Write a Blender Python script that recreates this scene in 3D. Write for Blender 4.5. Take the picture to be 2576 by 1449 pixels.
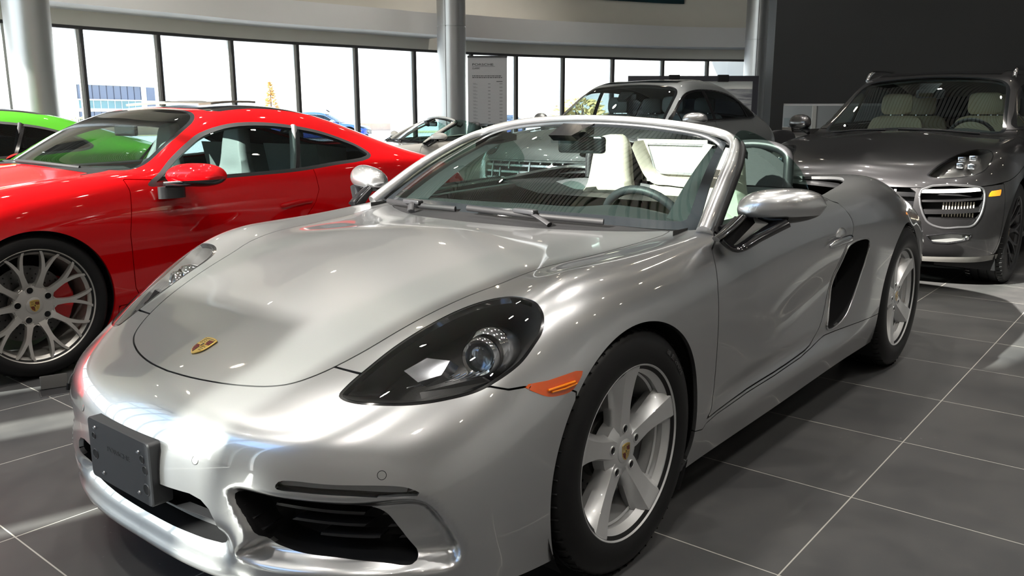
import bpy, math
import numpy as np
from mathutils import Matrix, Vector

for o in list(bpy.data.objects): bpy.data.objects.remove(o, do_unlink=True)
S = bpy.context.scene
COL = S.collection

# ---------------------------------------------------------------- camera
YAW, PITCH, FPX = .6835, .2026, 2105.
cam_data = bpy.data.cameras.new('camera'); cam = bpy.data.objects.new('camera', cam_data); COL.objects.link(cam)
_f = Vector((-math.cos(YAW)*math.cos(PITCH), -math.sin(YAW)*math.cos(PITCH), -math.sin(PITCH)))
_r = _f.cross(Vector((0, 0, 1))).normalized(); _u = _r.cross(_f)
cam.matrix_world = Matrix(((_r.x, _u.x, -_f.x, 1.82), (_r.y, _u.y, -_f.y, 1.944), (_r.z, _u.z, -_f.z, 1.21), (0, 0, 0, 1)))
cam_data.sensor_fit = 'HORIZONTAL'; cam_data.sensor_width = 36.; cam_data.lens = FPX / 2576 * 36.
cam_data.clip_start = .05; cam_data.clip_end = 400
S.camera = cam

# ---------------------------------------------------------------- sky, sun, exposure
W = bpy.data.worlds.new('sky'); S.world = W; W.use_nodes = True
wn, wl = W.node_tree.nodes, W.node_tree.links
for n in list(wn): wn.remove(n)
_out = wn.new('ShaderNodeOutputWorld'); _bg = wn.new('ShaderNodeBackground')
_tc = wn.new('ShaderNodeTexCoord'); _sx = wn.new('ShaderNodeSeparateXYZ'); _rp = wn.new('ShaderNodeValToRGB')
wl.new(_tc.outputs['Generated'], _sx.inputs[0]); wl.new(_sx.outputs['Z'], _rp.inputs[0])
_rp.color_ramp.elements[0].position = 0.; _rp.color_ramp.elements[0].color = (1., .98, .96, 1)
_rp.color_ramp.elements[1].position = .55; _rp.color_ramp.elements[1].color = (.34, .55, .95, 1)
_e = _rp.color_ramp.elements.new(.22); _e.color = (.80, .90, 1., 1)
wl.new(_rp.outputs[0], _bg.inputs[0]); _bg.inputs[1].default_value = 2.8
wl.new(_bg.outputs[0], _out.inputs[0])

SUN_AZ, SUN_EL = math.radians(-15), math.radians(28)
SUN_DIR = Vector((math.cos(SUN_AZ)*math.cos(SUN_EL), math.sin(SUN_AZ)*math.cos(SUN_EL), math.sin(SUN_EL)))
_sl = bpy.data.lights.new('sun', 'SUN'); _sl.energy = 22.; _sl.angle = math.radians(.53); _sl.color = (1., .95, .87)
_so = bpy.data.objects.new('sun', _sl); COL.objects.link(_so)
_so.rotation_euler = SUN_DIR.to_track_quat('Z', 'Y').to_euler(); _so.location = (20, -6, 12)

vs = S.view_settings
S.display_settings.display_device = 'sRGB'
vs.view_transform = 'Standard'; vs.look = 'None'; vs.gamma = 1.; vs.use_curve_mapping = False; vs.exposure = .5
S.cycles.use_denoising = True
S.cycles.max_bounces = 8; S.cycles.diffuse_bounces = 3; S.cycles.glossy_bounces = 4; S.cycles.transmission_bounces = 6
S.cycles.transparent_max_bounces = 24
S.cycles.caustics_reflective = False; S.cycles.caustics_refractive = False
S.cycles.sample_clamp_indirect = 6.
# ---------------------------------------------------------------- geometry helpers (numpy)
class M:
    """triangle mesh with per-vertex normals"""
    def __init__(s, V, T, N=None):
        s.V = np.asarray(V, float).reshape(-1, 3); s.T = np.asarray(T, int).reshape(-1, 3)
        s.N = vnormals(s.V, s.T) if N is None else N
    def copy(s): return M(s.V.copy(), s.T.copy(), s.N.copy())
    def moved(s, d): return M(s.V + np.asarray(d, float), s.T, s.N)
    def offset(s, d): return M(s.V + s.N * d, s.T, s.N)
    def flip(s): return M(s.V, s.T[:, ::-1], -s.N)
    def mirror(s):
        f = np.array([1, -1, 1.]); return M(s.V * f, s.T[:, ::-1], s.N * f)

def vnormals(V, T):
    n = np.zeros_like(V)
    fn = np.cross(V[T[:, 1]] - V[T[:, 0]], V[T[:, 2]] - V[T[:, 0]])
    for k in range(3): np.add.at(n, T[:, k], fn)
    return n / np.maximum(np.linalg.norm(n, axis=1), 1e-12)[:, None]

def join(*ms):
    V, T, N, o = [], [], [], 0
    for m in ms:
        V.append(m.V); T.append(m.T + o); N.append(m.N); o += len(m.V)
    return M(np.concatenate(V), np.concatenate(T), np.concatenate(N))

def carve(m, f):
    """split a mesh by a scalar field (array or function): (f<0 part, f>=0 part)"""
    fn = None
    if callable(f): fn = f; f = fn(m.V)
    if len(m.T) == 0: return m, m
    V, N, T = m.V, m.N, m.T
    s = f < 0
    k = s[T].sum(1)
    cut = T[(k == 1) | (k == 2)]
    ins, outs = [T[k == 3]], [T[k == 0]]
    if len(cut):
        sc = s[cut]; kk = sc.sum(1)
        odd = np.where(kk == 1, np.argmax(sc, 1), np.argmin(sc, 1))
        r = np.arange(len(cut))
        a, b, c = cut[r, odd], cut[r, (odd + 1) % 3], cut[r, (odd + 2) % 3]
        e = np.concatenate([np.sort(np.stack([a, b], 1), 1), np.sort(np.stack([a, c], 1), 1)])
        ue, inv = np.unique(e, axis=0, return_inverse=True); inv = inv.ravel()
        fa, fb = f[ue[:, 0]], f[ue[:, 1]]
        t = fa / np.where(abs(fa - fb) < 1e-15, 1e-15, fa - fb)
        if fn is not None:
            lo, hi = np.zeros(len(ue)), np.ones(len(ue))
            A, B = V[ue[:, 0]], V[ue[:, 1]]
            for _ in range(3):
                t = np.clip(t, .02, .98)
                ft = fn(A + (B - A) * t[:, None])
                same = (ft < 0) == (fa < 0)
                lo = np.where(same, t, lo); hi = np.where(same, hi, t)
                fl = fn(A + (B - A) * lo[:, None]); fh = fn(A + (B - A) * hi[:, None])
                t = lo + (hi - lo) * np.clip(fl / np.where(abs(fl - fh) < 1e-15, 1e-15, fl - fh), 0, 1)
        t = np.clip(t, .001, .999)[:, None]
        nv = V[ue[:, 0]] * (1 - t) + V[ue[:, 1]] * t
        nn = N[ue[:, 0]] * (1 - t) + N[ue[:, 1]] * t
        nn /= np.maximum(np.linalg.norm(nn, axis=1), 1e-12)[:, None]
        o = len(V); ab = inv[:len(cut)] + o; ac = inv[len(cut):] + o
        tri = np.stack([a, ab, ac], 1); q1 = np.stack([ab, b, c], 1); q2 = np.stack([ab, c, ac], 1)
        i1 = kk == 1
        ins += [tri[i1], q1[~i1], q2[~i1]]; outs += [tri[~i1], q1[i1], q2[i1]]
        V = np.concatenate([V, nv]); N = np.concatenate([N, nn])
    def mk(tl):
        tt = np.concatenate(tl)
        u, iv = np.unique(tt, return_inverse=True)
        return M(V[u], iv.reshape(-1, 3), N[u])
    return mk(ins), mk(outs)

def keep(m, f): return carve(m, f)[0]
def drop(m, f): return carve(m, f)[1]
def gapsplit(m, fn, g):
    return carve(m, lambda P: fn(P) + g)[0], carve(m, lambda P: fn(P) - g)[1]

def cr(pts, n=8, closed=True):
    """Catmull-Rom (centripetal-ish) resample of a polyline of any dimension"""
    p = np.asarray(pts, float); k = len(p); out = []
    for i in range(k if closed else k - 1):
        if closed: a, b, c, d = p[(i - 1) % k], p[i], p[(i + 1) % k], p[(i + 2) % k]
        else: a, b, c, d = p[max(i - 1, 0)], p[i], p[i + 1], p[min(i + 2, k - 1)]
        L0 = max(np.linalg.norm(b - a), 1e-6) ** .5; L1 = max(np.linalg.norm(c - b), 1e-6) ** .5; L2 = max(np.linalg.norm(d - c), 1e-6) ** .5
        m1 = (c - b) if L0 < 2e-3 else (b - a) / L0 * L1 * L1 / (L0 + L1) + (c - b) * L0 / (L0 + L1)
        m2 = (c - b) if L2 < 2e-3 else (d - c) / L2 * L1 * L1 / (L1 + L2) + (c - b) * L2 / (L1 + L2)
        t = (np.arange(n) / n)[:, None]
        out.append((2*t**3-3*t**2+1)*b + (t**3-2*t**2+t)*m1 + (-2*t**3+3*t**2)*c + (t**3-t**2)*m2)
    if not closed: out.append(p[-1:])
    return np.concatenate(out)

def sdf2(P, poly):
    """signed distance to a closed 2D polygon, negative inside"""
    P = np.asarray(P, float); poly = np.asarray(poly, float)
    d2 = np.full(len(P), 1e18); ins = np.zeros(len(P), bool)
    lo, hi = poly.min(0) - .15, poly.max(0) + .15
    sel = np.all((P > lo) & (P < hi), 1)
    Q = P[sel]; dd = np.full(len(Q), 1e18); ii = np.zeros(len(Q), bool)
    for i in range(len(poly)):
        a, b = poly[i], poly[(i + 1) % len(poly)]
        ab = b - a; L = max(ab @ ab, 1e-18)
        t = np.clip(((Q - a) @ ab) / L, 0, 1)
        e = Q - a - t[:, None] * ab
        dd = np.minimum(dd, (e * e).sum(1))
        if a[1] != b[1]:
            c = ((a[1] > Q[:, 1]) != (b[1] > Q[:, 1])) & (Q[:, 0] < (b[0] - a[0]) * (Q[:, 1] - a[1]) / (b[1] - a[1]) + a[0])
            ii ^= c
    out = np.full(len(P), .15)
    out[sel] = np.where(ii, -1, 1) * np.sqrt(dd)
    return out

def basis(d):
    d = np.asarray(d, float); d = d / np.linalg.norm(d)
    a = np.cross([0, 0, 1.], d) if abs(d[2]) < .95 else np.array([1., 0, 0])
    a /= np.linalg.norm(a); return a, np.cross(d, a), d

def field(pts3, d, n=8, near=.35, sym=True, closed_smooth=True):
    """field of a closed 3D outline seen along direction d; mirrored to both sides when sym"""
    e1, e2, dd = basis(d)
    p3 = np.asarray(pts3, float)
    poly = np.stack([p3 @ e1, p3 @ e2], 1)
    if closed_smooth: poly = cr(poly, n)
    dep = p3 @ dd
    def f(P):
        Q = P.copy()
        if sym: Q[:, 1] = abs(Q[:, 1])
        r = sdf2(np.stack([Q @ e1, Q @ e2], 1), poly)
        z = Q @ dd
        bad = (z < dep.min() - near) | (z > dep.max() + near)
        return np.where(bad, .15, r)
    return f

def bs_basis(n, t):
    """uniform cubic B-spline rows for n points (with one ghost at either end)"""
    i = np.clip(np.floor(t).astype(int), 0, n - 2); u = t - i
    B = np.zeros((len(t), n + 2)); r = np.arange(len(t))
    B[r, i] = (1 - u) ** 3 / 6; B[r, i + 1] = (3*u**3 - 6*u**2 + 4) / 6
    B[r, i + 2] = (-3*u**3 + 3*u**2 + 3*u + 1) / 6; B[r, i + 3] = u ** 3 / 6
    return B

MIR = np.array([1, -1, 1.])
def surf(G, su, sv, it=2, ends=('m', 'm', 'n', 'm'), rep=None):
    """dense surface over control grid G[u][v]; ends: u0,u1,v0,v1 = m mirrored in y, n natural"""
    G = np.asarray(G, float); nu, nv = G.shape[:2]
    def ghost(C):
        a = C[1:2] * MIR if ends[0] == 'm' else 2*C[:1] - C[1:2]
        b = C[-2:-1] * MIR if ends[1] == 'm' else 2*C[-1:] - C[-2:-1]
        C = np.concatenate([a, C, b])
        a = C[:, 1:2] * MIR if ends[2] == 'm' else 2*C[:, :1] - C[:, 1:2]
        b = C[:, -2:-1] * MIR if ends[3] == 'm' else 2*C[:, -1:] - C[:, -2:-1]
        return np.concatenate([a, C, b], 1)
    C = G.copy()
    for _ in range(it):
        g = ghost(C)
        l = (g[:-2] + 4*g[1:-1] + g[2:]) / 6; l = (l[:, :-2] + 4*l[:, 1:-1] + l[:, 2:]) / 6
        C = C + (G - l)
        if ends[0] == 'm': C[0, :, 1] = 0
        if ends[1] == 'm': C[-1, :, 1] = 0
        if ends[3] == 'm': C[:, -1, 1] = 0
    g = ghost(C)
    Bu, Bv = bs_basis(nu, su), bs_basis(nv, sv)
    return np.einsum('ui,ijk,vj->uvk', Bu, g, Bv)

def params(G, axis, step):
    """parameters along axis giving roughly even spacing"""
    G = np.asarray(G, float)
    d = np.linalg.norm(np.diff(G, axis=axis), axis=2).max(1 - axis)
    t = [0.]
    for i, L in enumerate(d):
        k = max(1, int(np.ceil(L / step))); t += list(i + (np.arange(k) + 1) / k)
    return np.array(t)

def weld(V, T, tol=1e-5):
    key = np.round(V / tol).astype(np.int64)
    _, idx, inv = np.unique(key, axis=0, return_index=True, return_inverse=True); inv = inv.ravel()
    V2 = V[idx]; T2 = inv[T]
    ok = (T2[:, 0] != T2[:, 1]) & (T2[:, 1] != T2[:, 2]) & (T2[:, 0] != T2[:, 2])
    return V2, T2[ok]

def gridT(nu, nv, flip=False):
    i = np.arange(nu * nv).reshape(nu, nv)
    a, b, c, d = i[:-1, :-1].ravel(), i[1:, :-1].ravel(), i[1:, 1:].ravel(), i[:-1, 1:].ravel()
    T = np.concatenate([np.stack([a, b, c], 1), np.stack([a, c, d], 1)])
    return T[:, ::-1] if flip else T

def symsurf(G, step, it=2, ends=('m', 'm', 'n', 'm'), warp=None, flip=False):
    """left half control grid -> welded, mirrored mesh"""
    P = surf(G, params(G, 0, step), params(G, 1, step), it, ends)
    V = P.reshape(-1, 3)
    if warp is not None: V = warp(V)
    T = gridT(*P.shape[:2], flip)
    V2 = np.concatenate([V, V * MIR]); T2 = np.concatenate([T, T[:, ::-1] + len(V)])
    V2, T2 = weld(V2, T2)
    return M(V2, T2)

def bnd(m):
    """directed boundary edges"""
    e = np.concatenate([m.T[:, [0, 1]], m.T[:, [1, 2]], m.T[:, [2, 0]]])
    k = np.sort(e, 1)
    _, inv, cnt = np.unique(k, axis=0, return_inverse=True, return_counts=True)
    return e[cnt[inv.ravel()] == 1]

def skirt(m, vec=None, depth=None, scale=None):
    """wall hanging from the boundary of m: along vec, or inward along the normals by depth"""
    e = bnd(m)
    u, inv = np.unique(e, return_inverse=True); inv = inv.reshape(-1, 2)
    A = m.V[u]
    Bv = A - m.N[u] * depth if vec is None else A + np.asarray(vec, float)
    if scale is not None:
        c = Bv.mean(0); Bv = c + (Bv - c) * scale
    n = len(u)
    a, b = inv[:, 0], inv[:, 1]
    T = np.concatenate([np.stack([b, a, a + n], 1), np.stack([b, a + n, b + n], 1)])
    return M(np.concatenate([A, Bv]), T)

def slab(m, vec=None, depth=None):
    """closed solid from a sheet: face, walls, back"""
    back = m.moved(vec) if vec is not None else m.offset(-depth)
    return join(m, skirt(m, vec, depth), back.flip())

def recess(m, vec, scale=None):
    """pocket behind the opening m: walls facing inwards and a floor"""
    w = skirt(m, vec, scale=scale).flip()
    fl = m.moved(vec)
    if scale is not None:
        c = fl.V[np.unique(bnd(fl))].mean(0) if len(bnd(fl)) else fl.V.mean(0)
        fl = M(c + (fl.V - c) * scale, fl.T, fl.N)
    return w, fl

def lathe(prof, n=64, axis='y', a0=0, a1=2*math.pi, close=True):
    """revolve (r, h) profile about an axis"""
    p = np.asarray(prof, float); k = len(p)
    th = a0 + (a1 - a0) * np.arange(n if close else n + 1) / n
    c, s = np.cos(th), np.sin(th)
    R, Hh = p[:, 0], p[:, 1]
    X = np.outer(c, R); Z = np.outer(s, R); Y = np.tile(Hh, (len(th), 1))
    P = {'y': np.stack([X, Y, Z], 2), 'z': np.stack([X, -Z, Y], 2), 'x': np.stack([Y, X, -Z], 2)}[axis]
    if close: P = np.concatenate([P, P[:1]])
    V, T = P.reshape(-1, 3), gridT(*P.shape[:2])
    V, T = weld(V, T)
    return M(V, T)

def sweep(path, rad, n=10, caps=True, squash=None, up=(0, 0, 1)):
    """tube along a polyline; rad scalar or list; squash (a,b) multiplies the two section axes"""
    p = np.asarray(path, float); k = len(p)
    r = np.full(k, rad, float) if np.isscalar(rad) else np.asarray(rad, float)
    t = np.gradient(p, axis=0); t /= np.maximum(np.linalg.norm(t, axis=1), 1e-9)[:, None]
    upv = np.asarray(up, float)
    a = np.cross(t, upv); bad = np.linalg.norm(a, axis=1) < 1e-3
    a[bad] = np.cross(t[bad], [0, 1, .01]); a /= np.linalg.norm(a, axis=1)[:, None]
    b = np.cross(a, t)
    th = 2*np.pi*np.arange(n)/n
    sq = squash or (1, 1)
    P = p[:, None] + r[:, None, None] * (np.cos(th)[None, :, None]*a[:, None]*sq[0] + np.sin(th)[None, :, None]*b[:, None]*sq[1])
    P = np.concatenate([P, P[:, :1]], 1)
    V, T = weld(P.reshape(-1, 3), gridT(k, n + 1, True), 1e-6)
    m = M(V, T)
    if caps:
        for q, fl in ((P[0, :-1], 0), (P[-1, :-1], 1)):
            VV = np.concatenate([q, q.mean(0)[None]]); i = np.arange(n)
            TT = np.stack([np.full(n, n), i, (i + 1) % n], 1)
            m = join(m, M(VV, TT if fl else TT[:, ::-1]))
    return m

def ribbon(path, offs):
    """flat section offs [(a vector3 array)] swept along path without rotation: offs (k,3)"""
    p = np.asarray(path, float); o = np.asarray(offs, float)
    P = p[:, None] + o[None]
    P = np.concatenate([P, P[:, :1]], 1)
    V, T = weld(P.reshape(-1, 3), gridT(len(p), len(o) + 1), 1e-6)
    m = M(V, T)
    for q, fl in ((P[0, :-1], 1), (P[-1, :-1], 0)):
        m = join(m, fan(q if not fl else q[::-1]))
    return m

def fan(q):
    q = np.asarray(q, float); n = len(q); i = np.arange(n)
    return M(np.concatenate([q, q.mean(0)[None]]), np.stack([np.full(n, n), i, (i + 1) % n], 1))

def prism(poly, a, b, axis='z', bev=0):
    """extrude 2D polygon (convex-ish, ccw) between a and b along axis; optional edge bevel at b"""
    p = np.asarray(poly, float)
    if ((p[:, 0]*np.roll(p[:, 1], -1) - np.roll(p[:, 0], -1)*p[:, 1]).sum()) < 0: p = p[::-1]
    put = {'z': lambda q, h: np.stack([q[:, 0], q[:, 1], np.full(len(q), h)], 1),
           'x': lambda q, h: np.stack([np.full(len(q), h), q[:, 0], q[:, 1]], 1),
           'y': lambda q, h: np.stack([q[:, 1], np.full(len(q), h), q[:, 0]], 1)}[axis]
    rings = [put(p, a)]
    if bev:
        c = p.mean(0); q = c + (p - c) * (1 - bev / np.maximum(np.linalg.norm(p - c, axis=1), 1e-6))[:, None]
        rings += [put(p, b - math.copysign(bev, b - a)), put(q, b)]
    else: rings.append(put(p, b))
    ms = []
    fl = b < a
    n = len(p)
    for r0, r1 in zip(rings[:-1], rings[1:]):
        V = np.concatenate([r0, r1]); i = np.arange(n); j = (i + 1) % n
        T = np.concatenate([np.stack([i, j, j + n], 1), np.stack([i, j + n, i + n], 1)])
        ms.append(M(V, T[:, ::-1] if fl else T))
    top = tri2(p if not bev else q)
    ms.append(M(rings[-1], top[:, ::-1] if fl else top)); ms.append(M(rings[0], top if fl else top[:, ::-1]))
    return join(*ms)

def tri2(p):
    """ear clipping of a ccw 2D polygon"""
    p = [tuple(q) for q in p]; idx = list(range(len(p))); out = []
    def area(a, b, c): return (b[0]-a[0])*(c[1]-a[1]) - (b[1]-a[1])*(c[0]-a[0])
    guard = 0
    while len(idx) > 3 and guard < 5000:
        guard += 1; done = False
        for k in range(len(idx)):
            i, j, l = idx[k-1], idx[k], idx[(k+1) % len(idx)]
            A, B, C = p[i], p[j], p[l]
            if area(A, B, C) <= 1e-14: continue
            if any(area(A, B, p[q]) >= 0 and area(B, C, p[q]) >= 0 and area(C, A, p[q]) >= 0 for q in idx if q not in (i, j, l)): continue
            out.append((i, j, l)); idx.pop(k); done = True; break
        if not done: idx.pop(0)
    if len(idx) == 3: out.append(tuple(idx))
    return np.array(out, int).reshape(-1, 3)

def boxm(lo, hi, bev=0.):
    lo, hi = np.minimum(lo, hi).astype(float), np.maximum(lo, hi).astype(float)
    if not bev:
        c = np.array([[x, y, z] for x in (lo[0], hi[0]) for y in (lo[1], hi[1]) for z in (lo[2], hi[2])])
        q = [(0, 1, 3, 2), (4, 6, 7, 5), (0, 4, 5, 1), (2, 3, 7, 6), (0, 2, 6, 4), (1, 5, 7, 3)]
        ms = []
        for f in q: ms.append(M(c[list(f)], [(0, 1, 2), (0, 2, 3)]))
        return join(*ms)
    n = 6
    th = np.linspace(0, np.pi/2, n)
    poly = []
    for cx, cy, o in ((hi[0]-bev, hi[1]-bev, 0), (lo[0]+bev, hi[1]-bev, 1), (lo[0]+bev, lo[1]+bev, 2), (hi[0]-bev, lo[1]+bev, 3)):
        poly += [(cx + bev*math.cos(t + o*np.pi/2), cy + bev*math.sin(t + o*np.pi/2)) for t in th]
    poly = np.array(poly); b2 = min(bev, (hi[2]-lo[2])*.49)
    return stack_rings([(poly, lo[2] + b2*(1-math.cos(0)), b2), (poly, lo[2] + b2*.3, b2*.3), (poly, lo[2] + b2, 0), (poly, hi[2] - b2, 0), (poly, hi[2] - b2*.3, b2*.3), (poly, hi[2], b2)])

def stack_rings(rs):
    """closed solid from 2D rings [(poly, z, inset)]"""
    R = []
    for p, z, ins in rs:
        c = p.mean(0); d = p - c; L = np.linalg.norm(d, axis=1)[:, None]
        q = c + d * (1 - ins / np.maximum(L, 1e-6)); R.append(np.concatenate([q, np.full((len(q), 1), z)], 1))
    P = np.array(R); P = np.concatenate([P, P[:, :1]], 1)
    V, T = weld(P.reshape(-1, 3), gridT(len(R), P.shape[1], True), 1e-7)
    return join(M(V, T), fan(R[0][::-1]), fan(R[-1]))

def ring_loft(rings, caps=True, smooth=0):
    """loft through closed rings of equal count (k, n, 3)"""
    P = np.asarray(rings, float)
    if smooth: P = cr(P.reshape(len(P), -1), smooth, False).reshape(-1, P.shape[1], 3)
    n = P.shape[1]; Q = np.concatenate([P, P[:, :1]], 1)
    V, T = weld(Q.reshape(-1, 3), gridT(len(P), n + 1), 1e-6)
    m = M(V, T)
    if caps: m = join(m, fan(P[0]), fan(P[-1][::-1]))
    return m

def xf(m, rot=None, loc=(0, 0, 0)):
    R = np.eye(3) if rot is None else np.asarray(rot, float)
    return M(m.V @ R.T + np.asarray(loc, float), m.T, m.N @ R.T)
def rotm(ax, a):
    c, s = math.cos(a), math.sin(a)
    return np.array({'x': [[1, 0, 0], [0, c, -s], [0, s, c]], 'y': [[c, 0, s], [0, 1, 0], [-s, 0, c]], 'z': [[c, -s, 0], [s, c, 0], [0, 0, 1]]}[ax])

def ellipsoid(c, r, n=24, k=14):
    th = np.linspace(-np.pi/2, np.pi/2, k)
    m = lathe([(max(math.cos(t), 1e-4), math.sin(t)) for t in th], n, 'z')
    V = m.V * np.asarray(r, float) + np.asarray(c, float)
    return M(V, weldT(V, m.T))
def weldT(V, T): return T

def hit(m, o, d):
    """first ray hit with the mesh"""
    V = m.V; A = V[m.T[:, 0]]; E1 = V[m.T[:, 1]] - A; E2 = V[m.T[:, 2]] - A
    h = np.cross(d, E2); a = (E1 * h).sum(1)
    a = np.where(abs(a) < 1e-14, 1e-14, a)
    s = o - A; u = (s * h).sum(1) / a; q = np.cross(s, E1); v = (q @ d) / a; t = (E2 * q).sum(1) / a
    ok = (u >= -1e-6) & (v >= -1e-6) & (u + v <= 1 + 1e-6) & (t > 1e-4)
    if not ok.any(): return None
    t = np.where(ok, t, 1e9); i = t.argmin()
    return o + d * t[i]
# ---------------------------------------------------------------- materials
MATS = {}
def mat(name, col, rough=.5, metal=0., coat=0., spec=.5, noise=0., nscale=40., bump=0., bscale=80., coat_rough=.03, sheen=0.):
    if name in MATS: return MATS[name]
    m = bpy.data.materials.new(name); m.use_nodes = True; MATS[name] = m
    t = m.node_tree; b = t.nodes['Principled BSDF']
    b.inputs['Base Color'].default_value = (*col, 1); b.inputs['Roughness'].default_value = rough
    b.inputs['Metallic'].default_value = metal; b.inputs['Coat Weight'].default_value = coat
    b.inputs['Coat Roughness'].default_value = coat_rough; b.inputs['Specular IOR Level'].default_value = spec
    if sheen: b.inputs['Sheen Weight'].default_value = sheen
    if noise or bump:
        tc = t.nodes.new('ShaderNodeTexCoord')
    if noise:
        n = t.nodes.new('ShaderNodeTexNoise'); n.inputs['Scale'].default_value = nscale; n.inputs['Detail'].default_value = 4
        r = t.nodes.new('ShaderNodeMapRange'); r.inputs[3].default_value = 1 - noise; r.inputs[4].default_value = 1 + noise
        x = t.nodes.new('ShaderNodeMix'); x.data_type = 'RGBA'; x.blend_type = 'MULTIPLY'; x.inputs[0].default_value = 1
        x.inputs[6].default_value = (*col, 1)
        t.links.new(tc.outputs['Object'], n.inputs[0]); t.links.new(n.outputs[0], r.inputs[0]); t.links.new(r.outputs[0], x.inputs[7])
        t.links.new(x.outputs[2], b.inputs['Base Color'])
    if bump:
        n = t.nodes.new('ShaderNodeTexNoise'); n.inputs['Scale'].default_value = bscale; n.inputs['Detail'].default_value = 3
        bp = t.nodes.new('ShaderNodeBump'); bp.inputs['Strength'].default_value = bump; bp.inputs['Distance'].default_value = .01
        t.links.new(tc.outputs['Object'], n.inputs[0]); t.links.new(n.outputs[0], bp.inputs['Height']); t.links.new(bp.outputs[0], b.inputs['Normal'])
    return m

def glass(name, tint=(.85, .95, .92), rough=0., refl=1.):
    """thin pane: tinted see-through plus fresnel reflection"""
    if name in MATS: return MATS[name]
    m = bpy.data.materials.new(name); m.use_nodes = True; MATS[name] = m
    t = m.node_tree
    for n in list(t.nodes): t.nodes.remove(n)
    o = t.nodes.new('ShaderNodeOutputMaterial'); tr = t.nodes.new('ShaderNodeBsdfTransparent'); gl = t.nodes.new('ShaderNodeBsdfGlossy')
    mx = t.nodes.new('ShaderNodeMixShader'); lw = t.nodes.new('ShaderNodeLayerWeight'); lw.inputs[0].default_value = .5
    pw = t.nodes.new('ShaderNodeMath'); pw.operation = 'POWER'; pw.inputs[1].default_value = 4.5
    mu = t.nodes.new('ShaderNodeMath'); mu.operation = 'MULTIPLY_ADD'; mu.inputs[1].default_value = .9; mu.inputs[2].default_value = .055*refl
    tr.inputs[0].default_value = (*tint, 1); gl.inputs['Roughness'].default_value = rough
    t.links.new(lw.outputs['Facing'], pw.inputs[0]); t.links.new(pw.outputs[0], mu.inputs[0]); t.links.new(mu.outputs[0], mx.inputs[0])
    t.links.new(tr.outputs[0], mx.inputs[1]); t.links.new(gl.outputs[0], mx.inputs[2]); t.links.new(mx.outputs[0], o.inputs[0])
    return m

def emit(name, col, s):
    if name in MATS: return MATS[name]
    m = bpy.data.materials.new(name); m.use_nodes = True; MATS[name] = m
    b = m.node_tree.nodes['Principled BSDF']
    b.inputs['Base Color'].default_value = (*col, 1); b.inputs['Emission Color'].default_value = (*col, 1); b.inputs['Emission Strength'].default_value = s
    return m

def paint(name, col, metal=0., rough=.35, coat=1., spec=.5):
    return mat(name, col, rough, metal, coat, spec, noise=.02, nscale=300)

SILVER = paint('silver_metallic_paint', (.46, .467, .475), .86, .28)
SILVER.node_tree.nodes['Principled BSDF'].inputs['Coat IOR'].default_value = 2.0
RED = paint('red_paint', (.50, .0008, .003), 0., .5, .8, .02)
GREEN = paint('green_paint', (.085, .40, .025), 0., .5, .8, .02)
BLACKP = paint('black_metallic_paint', (.040, .039, .041), .8, .30)
GREYP = paint('grey_metallic_paint', (.27, .285, .29), .8, .46)
CREAM = paint('chalk_paint', (.60, .58, .53), 0., .4)
BLUEP = paint('blue_paint', (.02, .06, .35), 0., .4)
WHITEP = paint('white_paint', (.75, .75, .75), 0., .4)
GLOSSB = mat('gloss_black', (.008, .008, .009), .12, 0, .5, noise=.05)
SATINB = mat('satin_black_plastic', (.018, .018, .02), .38, 0, 0, noise=.1, bump=.03, bscale=600)
MATTEB = mat('matte_black_plastic', (.012, .012, .013), .55, 0, 0, .22, noise=.15, bump=.05, bscale=500)
DARKIN = mat('dark_shell', (.006, .006, .007), .8, noise=.1)
RUBBER = mat('tyre_rubber', (.009, .009, .0095), .42, 0, 0, .22, noise=.2, nscale=25)
CHROME = mat('chrome', (.75, .76, .78), .08, 1., noise=.02)
STEEL = mat('brushed_steel', (.42, .42, .43), .32, 1., noise=.1, nscale=90)
WSILVER = mat('wheel_silver', (.62, .625, .63), .36, .55, .6, noise=.03)
WGREY = mat('wheel_grey', (.46, .445, .42), .38, .6, .4, noise=.04)
WDARK = mat('wheel_dark', (.03, .03, .032), .35, .6, .4, noise=.05)
DISCM = mat('brake_disc_steel', (.10, .098, .095), .45, .8, noise=.2, nscale=60)
CALB = mat('caliper_black', (.015, .015, .016), .35, 0, .5, noise=.05)
CALR = mat('caliper_red', (.72, .008, .012), .35, 0, .6, noise=.05)
LEATHER = mat('cream_leather', (.36, .335, .28), .5, 0, 0, noise=.06, nscale=14, bump=.06, bscale=260)
GREYLEA = mat('grey_leather', (.24, .25, .25), .5, 0, 0, noise=.06, nscale=14, bump=.06, bscale=260)
BEIGELEA = mat('beige_leather', (.60, .50, .33), .5, 0, 0, noise=.06, nscale=14, bump=.06, bscale=260)
BLACKLEA = mat('black_leather', (.022, .022, .025), .5, 0, 0, noise=.1, bump=.05, bscale=260)
CARPET = mat('dark_carpet', (.02, .02, .02), .95, noise=.3, nscale=400)
TRIMG = mat('dash_grey', (.018, .020, .021), .6, noise=.1, bump=.05, bscale=400)
AMBER = mat('amber_lens', (.62, .085, .003), .12, 0, .8, noise=.12, nscale=25)
AMBERB = mat('amber_lens_bright', (.95, .27, .01), .15, 0, .8, noise=.1, nscale=60)
CLEARL = glass('clear_lens', (.82, .83, .84), 0., 1.0)
WSGLASS = glass('windscreen_glass', (.60, .72, .69), 0., 2.2)
TINTED = glass('tinted_glass', (.10, .115, .13), 0., 1.0)
SIDEGL = glass('side_glass', (.70, .82, .78), 0., 1.0)
FRIT = mat('black_frit', (.01, .012, .014), .1, 0, .3, noise=.05)
REFLEC = mat('lamp_reflector', (.62, .63, .65), .16, 1., noise=.1, nscale=60)
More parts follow.
